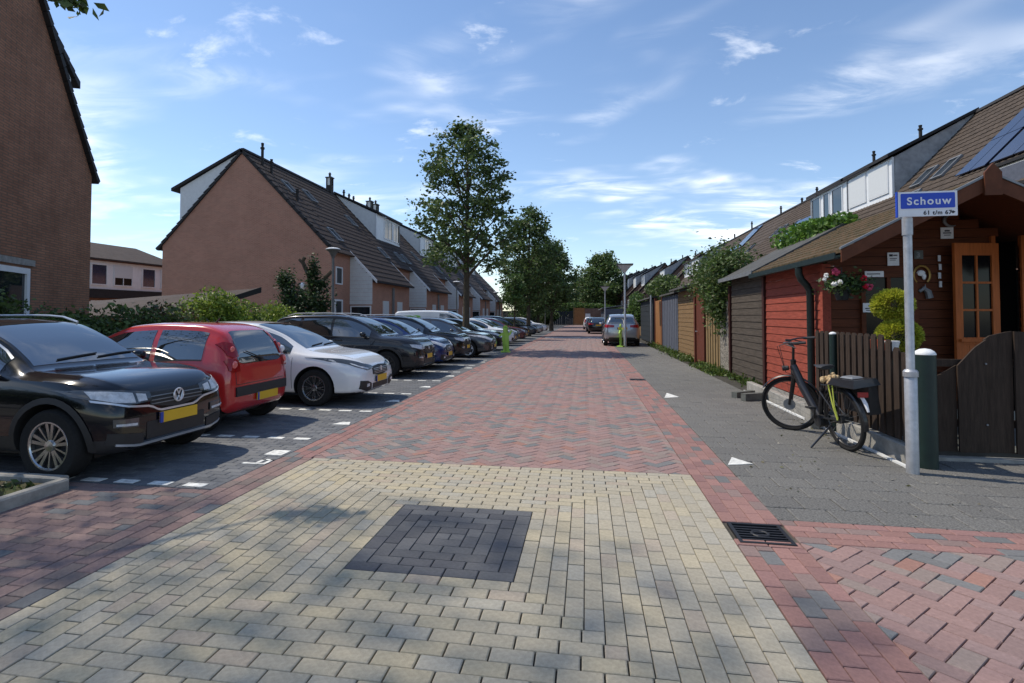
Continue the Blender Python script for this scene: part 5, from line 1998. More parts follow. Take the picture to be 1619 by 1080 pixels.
P = np.concatenate([P, np.stack([g.uniform(1.6, 3.2, 60), g.uniform(4.8, 8, 60), .008 + 0 * g.uniform(size=60)], 1)])
o = leaves('leaf_litter', None, P, .025, [(.25, .22, .14), (.35, .33, .28), (.12, .12, .05)], 99, flat=.05)
stuff(o)


# ------------------------------------------------------------------ cars
def pchip(xs, ys, x):
    xs, ys, x = np.asarray(xs, float), np.asarray(ys, float), np.asarray(x, float)
    h = np.diff(xs)
    d = np.diff(ys) / h
    m = np.zeros_like(ys)
    for i in range(1, len(xs) - 1):
        if d[i - 1] * d[i] > 0:
            w1, w2 = 2 * h[i] + h[i - 1], h[i] + 2 * h[i - 1]
            m[i] = (w1 + w2) / (w1 / d[i - 1] + w2 / d[i])
    m[0], m[-1] = d[0], d[-1]
    i = np.clip(np.searchsorted(xs, x) - 1, 0, len(h) - 1)
    t = (x - xs[i]) / h[i]
    return ((2 * t ** 3 - 3 * t ** 2 + 1) * ys[i] + (t ** 3 - 2 * t ** 2 + t) * h[i] * m[i] + (-2 * t ** 3 + 3 * t ** 2) * ys[i + 1] + (t ** 3 - t ** 2) * h[i] * m[i + 1])


# columns: x from the tail, floor z, belt z, top z, half width, half width at belt, half width of roof / bonnet
T_SUV = [(0, .44, .74, .84, .68, .62, .52), (.05, .36, .92, 1.08, .79, .74, .62), (.16, .29, 1.00, 1.33, .865, .81, .62), (.42, .235, 1.045, 1.51, .895, .83, .615), (.9, .22, 1.04, 1.565, .905, .85, .625),
         (1.7, .22, 1.01, 1.57, .91, .855, .635), (2.25, .22, .99, 1.53, .91, .86, .63), (2.7, .22, .975, 1.36, .91, .86, .635), (3.05, .22, .97, 1.14, .91, .86, .67), (3.2, .22, .965, 1.04, .91, .858, .70),
         (3.7, .22, .935, 1.005, .905, .845, .70), (3.98, .225, .87, .955, .875, .80, .66), (4.13, .24, .79, .88, .80, .72, .58), (4.21, .27, .72, .79, .71, .63, .48), (4.23, .30, .68, .74, .66, .58, .42)]
T_HATCH = [(0, .40, .66, .78, .64, .60, .5), (.05, .32, .82, .98, .76, .72, .6), (.18, .26, .90, 1.20, .85, .79, .59), (.5, .21, .945, 1.385, .885, .82, .585), (.95, .19, .935, 1.445, .895, .835, .59),
           (1.6, .185, .915, 1.46, .90, .84, .60), (2.1, .185, .90, 1.43, .90, .84, .60), (2.6, .185, .89, 1.27, .90, .84, .60), (3.0, .185, .885, 1.05, .90, .84, .66), (3.2, .185, .87, .955, .90, .838, .69),
           (3.7, .185, .82, .885, .89, .82, .68), (3.98, .19, .745, .815, .86, .77, .62), (4.15, .21, .66, .72, .78, .69, .53), (4.23, .24, .59, .64, .69, .60, .43), (4.25, .27, .54, .58, .64, .54, .38)]
T_SMALL = [(0, .38, .66, .74, .62, .57, .5), (.035, .30, .82, .96, .715, .67, .58), (.12, .25, .90, 1.17, .765, .72, .57), (.28, .225, .945, 1.36, .79, .745, .565), (.6, .205, .95, 1.45, .81, .76, .57),
           (1.15, .20, .925, 1.468, .815, .765, .58), (1.6, .20, .905, 1.44, .815, .765, .58), (2.05, .20, .895, 1.28, .815, .765, .58), (2.42, .20, .89, 1.08, .815, .765, .62), (2.6, .20, .88, .98, .815, .763, .64),
           (2.95, .20, .82, .905, .80, .74, .63), (3.2, .21, .73, .81, .75, .67, .54), (3.36, .24, .63, .70, .66, .57, .44), (3.43, .28, .55, .60, .57, .48, .36)]
T_VAN = [(0, .40, .86, 1.45, .80, .78, .66), (.05, .32, 1.0, 1.74, .88, .85, .72), (.2, .26, 1.04, 1.82, .905, .87, .74), (1.5, .22, 1.04, 1.86, .91, .87, .75), (2.6, .22, 1.04, 1.82, .91, .87, .73), (3.1, .22, 1.04, 1.62, .91, .87, .70),
         (3.55, .22, 1.04, 1.28, .91, .865, .70), (3.75, .22, 1.03, 1.14, .91, .86, .71), (4.1, .23, .93, 1.02, .88, .81, .66), (4.3, .25, .80, .87, .80, .72, .56), (4.4, .30, .68, .73, .70, .60, .44)]


class Car:
    def __init__(s, tab, scale=(1, 1, 1), front_axle=.83, rear_axle=.81, wr=.335, arch=None):
        s.tab = [(r[0] * scale[0], r[1], r[2] * scale[2], r[3] * scale[2], r[4] * scale[1], r[5] * scale[1], r[6] * scale[1]) for r in tab]
        s.L = s.tab[-1][0]
        s.fa, s.ra, s.wr = s.L - front_axle, rear_axle, wr
        s.ar = arch or wr + .055
        s.cols = list(zip(*s.tab))
        s.W = max(s.cols[4])

    def at(s, x):
        return [float(pchip(s.cols[0], s.cols[k], x)) for k in range(1, 7)]

    def body(s, nx=72, clad=0.):
        xs0 = s.cols[0]
        L = s.L
        u = np.linspace(0, 1, nx)
        xs = L * (.5 - .5 * np.cos(PI * u)) * .55 + L * u * .45
        cols = [pchip(xs0, s.cols[k], xs) for k in range(1, 7)]
        secs = []
        for zb, zbelt, zt, w, wb, wr in zip(*cols):
            h = zbelt - zb
            hh = zt - zbelt
            P = [(0, zb), (.78 * w, zb), (.93 * w, zb + .045), (.972 * w, zb + .16 * h + .03), (.995 * w, zb + .40 * h), (w, zb + .58 * h), (.985 * w, zb + .80 * h), (.965 * w * .45 + wb * .55, zbelt - .035 * min(1, h)), (wb, zbelt),
                 ((wb * .55 + wr * .45), zbelt + .50 * hh), (wr + .012, zt - .20 * hh), (wr - .03, zt - .07 * hh), (wr * .72, zt - .022 * hh), (wr * .36, zt - .005 * hh), (0, zt)]
            # resample each section with a Catmull-Rom
            Q = []
            n = len(P)
            for i in range(n - 1):
                p0, p1, p2, p3 = P[max(i - 1, 0)], P[i], P[i + 1], P[min(i + 2, n - 1)]
                for k in range(3):
                    t = k / 3
                    if i in (0, 1) or i in (7, 8):
                        Q.append((p1[0] + (p2[0] - p1[0]) * t, p1[1] + (p2[1] - p1[1]) * t))
                    else:
                        Q.append(tuple(.5 * (2 * p1[j] + (p2[j] - p0[j]) * t + (2 * p0[j] - 5 * p1[j] + 4 * p2[j] - p3[j]) * t * t + (3 * p1[j] - p0[j] - 3 * p2[j] + p3[j]) * t ** 3) for j in (0, 1)))
            Q.append(P[-1])
            secs.append(Q)
        n = len(secs[0])
        ring = 2 * n - 2
        vs, fs = [], []
        for x, Q in zip(xs, secs):
            vs += [(x - L / 2, y, z) for y, z in Q] + [(x - L / 2, -y, z) for y, z in Q[-2:0:-1]]
        for i in range(nx - 1):
            for k in range(ring):
                k2 = (k + 1) % ring
                fs.append((i * ring + k, i * ring + k2, (i + 1) * ring + k2, (i + 1) * ring + k))
        for base, rev in ((0, False), ((nx - 1) * ring, True)):
            cx = vs[base][0]
            zc_ = (vs[base][2] + vs[base + n - 1][2]) / 2
            vs.append((cx + (-.012 if not rev else .012), 0, zc_))
            for k in range(ring):
                f = (len(vs) - 1, base + (k + 1) % ring, base + k)
                fs.append(f[::-1] if rev else f)
        s.vs, s.fs = vs, fs
        s.bvh = BVHTree.FromPolygons([Vector(v) for v in vs], fs)

    def cast(s, o, d):
        h = s.bvh.ray_cast(Vector(o), Vector(d).normalized())
        return h[0], h[1]

    def patch(s, view, poly_lo, poly_hi, nu=12, nv=5, lift=.006, mirror=False):
        """surface patch: poly_lo / poly_hi are polylines (u, v) with increasing u, seen from `view`; returns an MB"""
        mb = MB()
        u0, u1 = max(poly_lo[0][0], poly_hi[0][0]), min(poly_lo[-1][0], poly_hi[-1][0])
        grid = []
        for i in range(nu + 1):
            u = u0 + (u1 - u0) * i / nu
            a = float(np.interp(u, [p[0] for p in poly_lo], [p[1] for p in poly_lo]))
            b = float(np.interp(u, [p[0] for p in poly_hi], [p[1] for p in poly_hi]))
            rowp = []
            for j in range(nv + 1):
                v = a + (b - a) * j / nv
                if view == 'right':
                    o, d = (u, -3, v), (0, 1, 0)
                elif view == 'left':
                    o, d = (u, 3, v), (0, -1, 0)
                elif view == 'front':
                    o, d = (5, u, v), (-1, 0, 0)
                elif view == 'rear':
                    o, d = (-5, u, v), (1, 0, 0)
                elif view == 'top':
                    o, d = (u, v, 4), (0, 0, -1)
                h, nrm = s.cast(o, d)
                if h is None:
                    rowp.append(None)
                else:
                    nv_ = -Vector(d)
                    off = (nv_ * .4 + nrm * .6 * (1 if nrm.dot(nv_) > 0 else -1)).normalized()
                    rowp.append((h, h + off * lift))
            grid.append(rowp)
        idx = {}

        def vid(i, j, k):
            key = (i, j, k)
            if key not in idx:
                p = grid[i][j][k]
                mb.v.append((p.x, -p.y if mirror else p.y, p.z))
                idx[key] = len(mb.v) - 1
            return idx[key]
        flip = (view in ('left', 'front')) ^ mirror
        flip = (view in ('left', 'rear')) ^ mirror

        def face(q):
            mb.f.append(list(q)[::-1] if flip else list(q))
            mb.m.append(0)
        for i in range(nu):
            for j in range(nv):
                c = [(i, j), (i + 1, j), (i + 1, j + 1), (i, j + 1)]
                if any(grid[a][b] is None for a, b in c):
                    continue
                face([vid(a, b, 1) for a, b in c])
        edges = [((i, 0), (i + 1, 0)) for i in range(nu)] + [((nu, j), (nu, j + 1)) for j in range(nv)] + [((i + 1, nv), (i, nv)) for i in reversed(range(nu))] + [((0, j + 1), (0, j)) for j in reversed(range(nv))]
        for a, b in edges:
            if grid[a[0]][a[1]] is None or grid[b[0]][b[1]] is None:
                continue
            face([vid(*a, 0), vid(*b, 0), vid(*b, 1), vid(*a, 1)])
        return mb


_dg_coll = None


def cut_arches(me, car):
    """wheel wells cut with a boolean; returns the new mesh"""
    o = bpy.data.objects.new('tmp', me)
    COL.objects.link(o)
    cm = MB()
    for x in (car.fa - car.L / 2, car.ra - car.L / 2):
        for sy in (-1, 1):
            y = sy * (car.W - .05)
            cm.lathe((x, y, car.wr), [(car.ar, -.25), (car.ar, .25)], 40, 'y')
    cme = bpy.data.meshes.new('tmpc')
    cme.from_pydata(cm.v, [], cm.f)
    bm = bmesh.new()
    bm.from_mesh(cme)
    bmesh.ops.recalc_face_normals(bm, faces=bm.faces)
    bm.to_mesh(cme)
    bm.free()
    cme.materials.append(M['black_plastic'])
    c = bpy.data.objects.new('tmpc', cme)
    COL.objects.link(c)
    md = o.modifiers.new('b', 'BOOLEAN')
    md.operation = 'DIFFERENCE'
    md.object = c
    md.solver = 'EXACT'
    md.material_mode = 'TRANSFER'
    dg = bpy.context.evaluated_depsgraph_get()
    res = bpy.data.meshes.new_from_object(o.evaluated_get(dg))
    bpy.data.objects.remove(o)
    bpy.data.objects.remove(c)
    return res


WHEELS = {}


def wheel_meshes(r, w, style, rim='alloy'):
    key = (r, w, style, rim)
    if key in WHEELS:
        return WHEELS[key]
    a = MB()
    rr = r * .68
    a.lathe((0, 0, 0), [(rr * .96, -w / 2 + .02), (rr, -w / 2), (r * .93, -w / 2 - .004), (r * .985, -w / 2 + .022), (r, -w / 2 + .05), (r, w / 2 - .05), (r * .985, w / 2 - .022), (r * .93, w / 2), (rr, w / 2), (rr * .96, w / 2 - .02)], 40, 'y', capped=False)
    ty = a
    b = MB().use('black_metal')
    b.lathe((0, 0, 0), [(rr * .97, -w / 2 + .022), (rr * .9, -w / 2 + .05), (.03, -w / 2 + .075)], 30, 'y', capped=False)
    b.lathe((0, 0, 0), [(rr * .99, w / 2 - .01), (.02, w / 2 - .02)], 24, 'y', capped=False)
    b.use(rim)
    b.ring((0, -w / 2 + .012, 0), (0, 1, 0), rr * .955, .014, 40, 6)
    b.lathe((0, 0, 0), [(.055, -w / 2 + .03), (.05, -w / 2 + .012), (.001, -w / 2 + .006)], 14, 'y', capped=False)

    def spoke(a0, w0, w1, off=0.):
        c, s_ = math.cos(a0), math.sin(a0)
        d, t_ = Vector((c, 0, s_)), Vector((-s_, 0, c))
        p = []
        for yy in (.0, .022):
            for q, ww in ((.035, w0), (rr * .95, w1)):
                for sgn in (-1, 1):
                    k = (.012 if q < .1 else .0)
                    p.append(d * q + t_ * (ww * sgn + off * (q / rr)) + Vector((0, -w / 2 + .014 + yy + k, 0)))
        b.add(p, [(0, 1, 3, 2), (4, 6, 7, 5), (0, 2, 6, 4), (1, 5, 7, 3), (0, 4, 5, 1), (2, 3, 7, 6)])
    if style == 'double5':
        for k in range(5):
            for q in (-1, 1):
                spoke(k * 2 * PI / 5 + PI / 2 + q * .16, .013, .016)
            spoke(k * 2 * PI / 5 + PI / 2 + PI / 5, .006, .010)
    elif style == 'multi':
        for k in range(8):
            for q in (-1, 1):
                spoke(k * 2 * PI / 8 + q * .12, .009, .011)
    elif style == 'five':
        for k in range(5):
            spoke(k * 2 * PI / 5 + PI / 2, .028, .042)
    else:
        for k in range(10):
            spoke(k * 2 * PI / 10, .016, .02)
    me = []
    for mb_, mats_ in ((ty, ['tyre']), (b, b.mats)):
        m = bpy.data.meshes.new('wheel')
        m.from_pydata(mb_.v, [], mb_.f)
        for q in mats_:
            m.materials.append(M[q])
        if len(mats_) > 1:
            m.polygons.foreach_set('material_index', mb_.m)
        bm = bmesh.new()
        bm.from_mesh(m)
        bmesh.ops.recalc_face_normals(bm, faces=bm.faces)
        bm.to_mesh(m)
        bm.free()
        m.polygons.foreach_set('use_smooth', [True] * len(m.polygons))
        m.set_sharp_from_angle(angle=R(35))
        me.append(m)
    WHEELS[key] = me
    return me


def add_wheel(parent, x, y, r, w, style, rim, steer=0.):
    t, m = wheel_meshes(r, w, style, rim)
    o = bpy.data.objects.new('wheel', t)
    COL.objects.link(o)
    o.parent = parent
    o.location = (x, y, r - .004)
    if y > 0:
        o.rotation_euler = (0, 0, PI)
    if steer:
        o.rotation_euler = (0, 0, o.rotation_euler[2] + steer)
    q = bpy.data.objects.new('rim', m)
    COL.objects.link(q)
    q.parent = o


def make_car(label, X, Y, heading, kind, paint, opts=None, cat='car', name='parked_car', group='cars parked in the bays', detail=True):
    o = dict(style='multi', rim='alloy', clad=False, rails=False, grille='bars', steer=0., nose='front', scale=(1, 1, 1))
    o.update(opts or {})
    if kind == 'suv':
        car = Car(T_SUV, o['scale'], o.get('fo', .83), .81, .34)
    elif kind == 'hatch':
        car = Car(T_HATCH, o['scale'], .86, .78, .318)
    elif kind == 'small':
        car = Car(T_SMALL, o['scale'], .64, .47, .288)
    else:
        car = Car(T_VAN, o['scale'], .85, .80, .325)
    L, W = car.L, car.W
    H2 = L / 2
    t = thing(name, label, cat, (X, Y, 0), heading, group)
    car.body(72 if detail else 40)
    me = bpy.data.meshes.new('body')
    me.from_pydata(car.vs, [], car.fs)
    bm = bmesh.new()
    bm.from_mesh(me)
    bmesh.ops.recalc_face_normals(bm, faces=bm.faces)
    bm.to_mesh(me)
    bm.free()
    me.materials.append(M[paint])
    me.materials.append(M['black_plastic'])
    me = cut_arches(me, car)
    me.name = 'body'
    # dark sills and bumpers below a line
    if o['clad']:
        for p in me.polygons:
            if p.material_index == 0 and p.center.z < .40 and abs(p.center.x) < H2 - .03:
                p.material_index = 1
    else:
        for p in me.polygons:
            if p.material_index == 0 and p.center.z < .235:
                p.material_index = 1
    me.polygons.foreach_set('use_smooth', [True] * len(me.polygons))
    me.set_sharp_from_angle(angle=R(40))
    body = bpy.data.objects.new('body', me)
    COL.objects.link(body)
    body.parent = t

    def part(mb, nm, m, parent=None, smooth=True):
        return mb.build(nm, m, parent or t, smooth=smooth, world=False)
    A = car.at

    def lo(x):
        return A(x)[1] + .025

    def hi(x):
        a = A(x)
        return a[2] - max(.075, .20 * (a[2] - a[1]))

    def dlo(x0, x1, n=12):
        xs = np.linspace(x0, x1, n)
        L_, H_ = [], []
        for x in xs:
            l, h = lo(x), hi(x)
            L_.append((x - H2, l))
            H_.append((x - H2, max(l + .004, h)))
        return L_, H_
    # side windows
    S = L / (4.23 if kind == 'suv' else 4.25 if kind == 'hatch' else 3.43 if kind == 'small' else 4.4)
    if kind == 'suv':
        wins = [(.52, .98), (1.06, 1.86), (1.93, 2.93)]
        seams, hnd = [1.05, 1.90, 2.98], [1.14, 2.02]
    elif kind == 'hatch':
        wins = [(.62, 1.02), (1.09, 1.86), (1.93, 2.92)]
        seams, hnd = [1.05, 1.90, 2.98], [1.15, 2.02]
    elif kind == 'small':
        wins = [(.42, 1.12), (1.20, 2.26)]
        seams, hnd = [1.16, 2.36], [1.30]
        if o.get('fivedoor'):
            wins = [(.40, 1.08), (1.15, 2.26)]
    else:
        wins = [(2.35, 3.42)]
        seams, hnd = [1.2, 2.28, 3.45], [2.4]
    for sd in ('right', 'left'):
        for (a, b) in wins:
            l_, h_ = dlo(a * S, b * S)
            # round off the rear lower / upper corners a little
            part(car.patch(sd, l_, h_, 14, 6, .005), 'side_window', 'car_glass')
        if not detail:
            continue
        for x in seams:
            x *= S
            z0, z1 = .30, lo(x) - .01
            part(car.patch(sd, [(x - H2 - .004, z0), (x - H2 + .004, z0)], [(x - H2 - .004, z1), (x - H2 + .004, z1)], 1, 8, .0015), 'door_seam', 'black_plastic')
        for x in hnd:
            x *= S
            z = lo(x) - .12
            part(car.patch(sd, [(x - H2 - .0, z), (x - H2 + .19, z)], [(x - H2, z + .028), (x - H2 + .19, z + .028)], 6, 2, .022), 'door_handle', paint if not o['clad'] else 'black_plastic')
        # trim along the window foot and over the windows
        a, b = wins[0][0] * S, wins[-1][1] * S
        l_, h_ = dlo(a, b, 20)
        if o.get('brightwork'):
            top = [(p[0], p[1] + .012) for p in h_]
            part(car.patch(sd, [(p[0], p[1] + .001) for p in h_], [(p[0], p[1] + .018) for p in h_], 20, 1, .008), 'window_trim', 'chrome')
        part(car.patch(sd, [(p[0], p[1] - .016) for p in l_], [(p[0], p[1] - .002) for p in l_], 20, 1, .007), 'window_trim', 'black_plastic')
        # sill strip
        if o['clad']:
            for ax in (car.fa, car.ra):
                mb = MB()
                r1, r2 = car.ar - .002, car.ar + .055
                n = 18
                sy = -1 if sd == 'right' else 1
                pts = []
                for k in range(n + 1):
                    th = R(-8) + R(196) * k / n
                    row_ = []
                    for rr in (r1, (r1 + r2) / 2, r2):
                        x_, z_ = ax - H2 + rr * math.cos(th), car.wr + rr * math.sin(th)
                        h, nr = car.cast((x_, sy * 3, max(z_, .25)), (0, -sy, 0))
                        row_.append(Vector((x_, (h.y if h else sy * W * .97) + sy * .012, z_)))
                    row_.insert(0, row_[0] - Vector((0, sy * .05, 0)))
                    pts.append(row_)
                for row_ in pts:
                    mb.v += [tuple(p) for p in row_]
                for k in range(n):
                    for j in range(3):
                        f = [k * 4 + j, k * 4 + j + 1, (k + 1) * 4 + j + 1, (k + 1) * 4 + j]
                        mb.f.append(f if sy < 0 else f[::-1])
                        mb.m.append(0)
                part(mb, 'arch_trim', 'black_plastic')
        # mirror
        xm = (wins[-1][1] - .12) * S
        sy = -1 if sd == 'right' else 1
        zb_ = lo(xm) + .06
        yb = A(xm)[4]
        mm = MB()
        mm.ball((xm - H2, sy * (yb + .115), zb_ + .02), (.075, .105, .068), 14, 8)
        mo = part(mm, 'mirror', o.get('mirror', paint))
        part(MB().tube([(xm - H2 + .02, sy * (yb - .04), zb_ - .05), (xm - H2, sy * (yb + .06), zb_ - .03)], [.035, .025], 8), 'mirror_foot', 'black_plastic', mo)
        if o['rails']:
            pts = []
            for x in np.linspace(.55 * S, 2.3 * S, 9):
                a_ = A(x)
                pts.append((x - H2, sy * (a_[5] - .055), a_[2] + .014 + (.018 if .6 * S < x < 2.25 * S else -.02)))
            part(MB().tube(pts, .014, 6), 'roof_rail', o.get('rail_m', 'chrome'))
    # windscreen: from the roof edge down to the cowl, cast from above
    if kind == 'suv':
        ws, bon = (2.28, 3.12), (3.2, 3.98)
    elif kind == 'hatch':
        ws, bon = (2.15, 3.12), (3.2, 3.98)
    elif kind == 'small':
        ws, bon = (1.68, 2.52), (2.6, 3.2)
    else:
        ws, bon = (2.75, 3.68), (3.75, 4.15)
    xs = np.linspace(ws[0] * S, ws[1] * S, 10)
    wl_ = [(x - H2, -(A(x)[5] - .045)) for x in xs]
    wh_ = [(x - H2, (A(x)[5] - .045)) for x in xs]
    wsr = part(car.patch('top', wl_, wh_, 12, 14, .004), 'windscreen', 'screen_glass')
    # bonnet shut line
    if detail:
        for q in (-1, 1):
            xs = np.linspace(bon[0] * S, bon[1] * S, 8)
            l_ = [(x - H2, q * (A(x)[5] - .015) - .004) for x in xs]
            h_ = [(x - H2, q * (A(x)[5] - .015) + .004) for x in xs]
            part(car.patch('top', l_, h_, 10, 1, .0015), 'bonnet_seam', 'black_plastic')
        for q in (-.36, .12):
            xw = ws[1] * S - H2
            p = []
            for k in range(6):
                y_ = q + .50 * k / 5
                h, _ = car.cast((xw - .03 - .05 * k / 5, y_, 4), (0, 0, -1))
                p.append(h + Vector((0, 0, .018)))
            part(MB().tube(p, .009, 5), 'wiper', 'black_plastic')
    # front
    zl = A(L - .02)
    f = o.get('front', {})

    def fpatch(lo_, hi_, nm, m, nu=10, nv=3, lift=.006, parent=None, both=True):
        r = None
        for mir in ((False, True) if both else (False,)):
            r = part(car.patch('front', lo_, hi_, nu, nv, lift, mir), nm, m, parent)
        return r
    k = W / .91
    zz = (.0 if kind == 'suv' else -.115 if kind == 'hatch' else -.10 if kind == 'small' else .02)
    if kind == 'suv':
        for mir in (False, True):
            b_ = part(car.patch('front', [(.34, .70), (.62, .695), (.80 * k, .735), (.875 * k, .80)], [(.34, .79), (.62, .835), (.80 * k, .855), (.875 * k, .852)], 14, 4, .008, mir), 'headlight', 'lamp_dark')
            part(car.patch('front', [(.53, .708), (.70, .725), (.83 * k, .775)], [(.53, .80), (.70, .83), (.83 * k, .842)], 10, 3, .012, mir), 'lens', 'lamp_glass', b_)
            part(car.patch('front', [(.40, .715), (.50, .712)], [(.40, .775), (.50, .79)], 5, 3, .012, mir), 'lens', 'lamp_glass', b_)
            b_ = part(car.patch('front', [(.50, .475), (.74, .50)], [(.50, .56), (.74, .575)], 8, 2, .010, mir), 'fog_light', 'lamp_dark')
            part(car.patch('front', [(.52, .49), (.72, .51)], [(.52, .515), (.72, .53)], 6, 1, .016, mir), 'lens', 'lamp_glass', b_)
            part(car.patch('front', [(.44, .30), (.78 * k, .34)], [(.44, .40), (.78 * k, .45)], 8, 2, .008, mir), 'lower_grille', 'black_plastic')
        part(car.patch('front', [(-.36, .66), (0, .60), (.36, .66)], [(-.36, .785), (0, .775), (.36, .785)], 16, 3, .006), 'grille', 'black_plastic')
        for z in (.665, .70, .735):
            part(car.patch('front', [(-.35, z), (.35, z)], [(-.35, z + .010), (.35, z + .010)], 12, 1, .016), 'grille_bar', 'lead' if o.get('badge') else 'paint_charcoal')
        part(car.patch('front', [(-.84 * k, .745), (-.62, .675), (-.36, .645), (-.25, .585), (.25, .585), (.36, .645), (.62, .675), (.84 * k, .745)], [(-.84 * k, .765), (-.62, .692), (-.36, .665), (-.25, .605), (.25, .605), (.36, .665), (.62, .692), (.84 * k, .765)], 30, 1, .014), 'chrome_line', o.get('line', 'chrome'))
        part(car.patch('front', [(-.42, .33), (.42, .33)], [(-.40, .50), (.40, .50)], 12, 2, .006), 'lower_grille', 'black_plastic')
        part(car.patch('front', [(-.72 * k, .325), (-.5, .285), (.5, .285), (.72 * k, .325)], [(-.72 * k, .345), (-.5, .305), (.5, .305), (.72 * k, .345)], 24, 1, .016), 'chrome_line', o.get('line', 'chrome'))
    else:
        # sleek lamp, small grille, big lower intake
        z1 = zl[1]
        dz = z1 - .54
        for mir in (False, True):
            b_ = part(car.patch('front', [(.33, .575 + dz), (.56, .55 + dz), (.76 * k, .62 + dz), (.865 * k, .72 + dz)], [(.33, .625 + dz), (.56, .675 + dz), (.76 * k, .755 + dz), (.865 * k, .785 + dz)], 16, 4, .008, mir), 'headlight', o.get('lamp', 'lamp_dark'))
            part(car.patch('front', [(.52, .565 + dz), (.68, .60 + dz), (.78 * k, .66 + dz)], [(.52, (.65 if o.get('lamp') else .592) + dz), (.68, (.715 if o.get('lamp') else .632) + dz), (.78 * k, (.745 if o.get('lamp') else .69) + dz)], 8, 3, .012, mir), 'lens', 'lamp_glass', b_)
            part(car.patch('front', [(.42, .265), (.58, .245), (.76 * k, .30)], [(.42, .37), (.58, .425), (.78 * k, .44)], 10, 3, .008, mir), 'fog_recess', 'black_plastic')
            part(car.patch('front', [(.52, .325), (.62, .325)], [(.52, .375), (.62, .375)], 4, 2, .014, mir), 'fog_light', 'lamp_glass')
        part(car.patch('front', [(-.36, .47 + dz), (0, .42 + dz), (.36, .47 + dz)], [(-.36, .60 + dz), (0, .62 + dz), (.36, .60 + dz)], 14, 4, .007), 'grille', 'black_plastic')
        for q in range(4):
            z = .475 + dz + q * .027
            part(car.patch('front', [(-.30, z), (.30, z)], [(-.30, z + .006), (.30, z + .006)], 10, 1, .014), 'grille_bar', 'chrome')
        part(car.patch('front', [(-.40, .27), (.40, .27)], [(-.36, .36), (.36, .36)], 12, 2, .007), 'lower_grille', 'black_plastic')
    # plates and badges
    def plate_at(view, y, z, dirx):
        h, _ = car.cast((dirx * 5, y, z), (-dirx, 0, 0))
        xx = (h.x if h else dirx * H2) + dirx * .02
        pm = MB().use('plate_yellow').bbox(xx - .012, xx + .006, y - .26, y + .26, z - .055, z + .055)
        po = part(pm, 'number_plate', 'plate_yellow', smooth=False)
        sb = 1 if dirx > 0 else -1
        # blue strip at the reader's left
        yy = y + (-.26 if dirx > 0 else .26) * 1
        y0 = y - .26 if dirx > 0 else y + .22
        part(MB().bbox(xx - .012, xx + .0075 if dirx > 0 else xx - .0135, y0, y0 + .04, z - .054, z + .054), 'blue_strip', 'plate_blue', po, smooth=False)
        return xx
    if kind != 'van' or True:
        plate_at('front', 0, .52 if kind == 'suv' else .43, 1)
    if detail:
        zb = .72 if kind == 'suv' else zl[1] + .0
        h, _ = car.cast((5, 0, zb), (-1, 0, 0))
        c = Vector((h.x + .022, 0, zb))
        if o.get('badge') == 'VW':
            e = MB()
            e.ring(c, (1, 0, 0), .066, .008, 28, 6)
            V3 = lambda y, z: (c.x, y, c.z + z)
            for y0, z0, y1, z1 in ((-.026, .058, 0, .006), (.026, .058, 0, .006), (-.056, .030, -.027, -.056), (.056, .030, .027, -.056), (-.027, -.056, 0, -.008), (.027, -.056, 0, -.008)):
                e.tube([V3(y0, z0), V3(y1, z1)], .0065, 5)
            part(MB().lathe((c.x - .012, 0, c.z), [(.062, -.004), (.06, .004)], 24, 'x'), 'emblem_disc', 'black_plastic')
            part(e, 'emblem', 'chrome')
        elif o.get('badge') == 'shield':
            part(MB().prism([(c.x, -.035, c.z - .0), (c.x, 0, c.z - .05), (c.x, .035, c.z), (c.x, .03, c.z + .05), (c.x, -.03, c.z + .05)], (.008, 0, 0)), 'emblem', 'chrome', smooth=False)
        else:
            part(MB().ball((c.x, 0, c.z), (.012, .05, .035), 12, 6), 'emblem', 'chrome')
    # rear
    zr = .95 if kind == 'suv' else .86 if kind == 'hatch' else .83 if kind == 'small' else 1.0
    ztop_ = (1.42 if kind == 'suv' else 1.30 if kind == 'hatch' else 1.345 if kind == 'small' else 1.62) * o['scale'][2]
    zlo_ = (1.08 if kind == 'suv' else .98 if kind == 'hatch' else .90 if kind == 'small' else 1.15) * o['scale'][2]
    hw0, hw1 = (W * (.74 if kind != 'small' else .655), W * (.60 if kind != 'small' else .56))
    prs = [(-hw0, zlo_ + .03), (-hw0 * .8, zlo_), (hw0 * .8, zlo_), (hw0, zlo_ + .03)]
    pru = [(-hw0, zlo_ + .06), (-hw1, ztop_ - .02), (-hw1 * .8, ztop_), (hw1 * .8, ztop_), (hw1, ztop_ - .02), (hw0, zlo_ + .06)]
    rw = part(car.patch('rear', prs, pru, 22, 8, .006), 'rear_window', 'car_glass')
    for mir in (False, True):
        if kind == 'small':
            for (a, b, c0, c1) in ((.99, 1.20, .515, .655), (.80, .985, .535, .70)):
                b_ = part(car.patch('rear', [(c0, a + .01), (c1 * .93, a), (c1, a + .03)], [(c0, b - .03), (c1 * .93, b), (c1, b - .03)], 8, 5, .022, mir), 'tail_light', 'tail_red')
        else:
            q = zlo_ - .19
            b_ = part(car.patch('rear', [(.40, q + .02), (W * .86, q), (W * .955, q + .04)], [(.40, q + .13), (W * .86, q + .17), (W * .955, q + .16)], 14, 4, .012, mir), 'tail_light', 'tail_red')
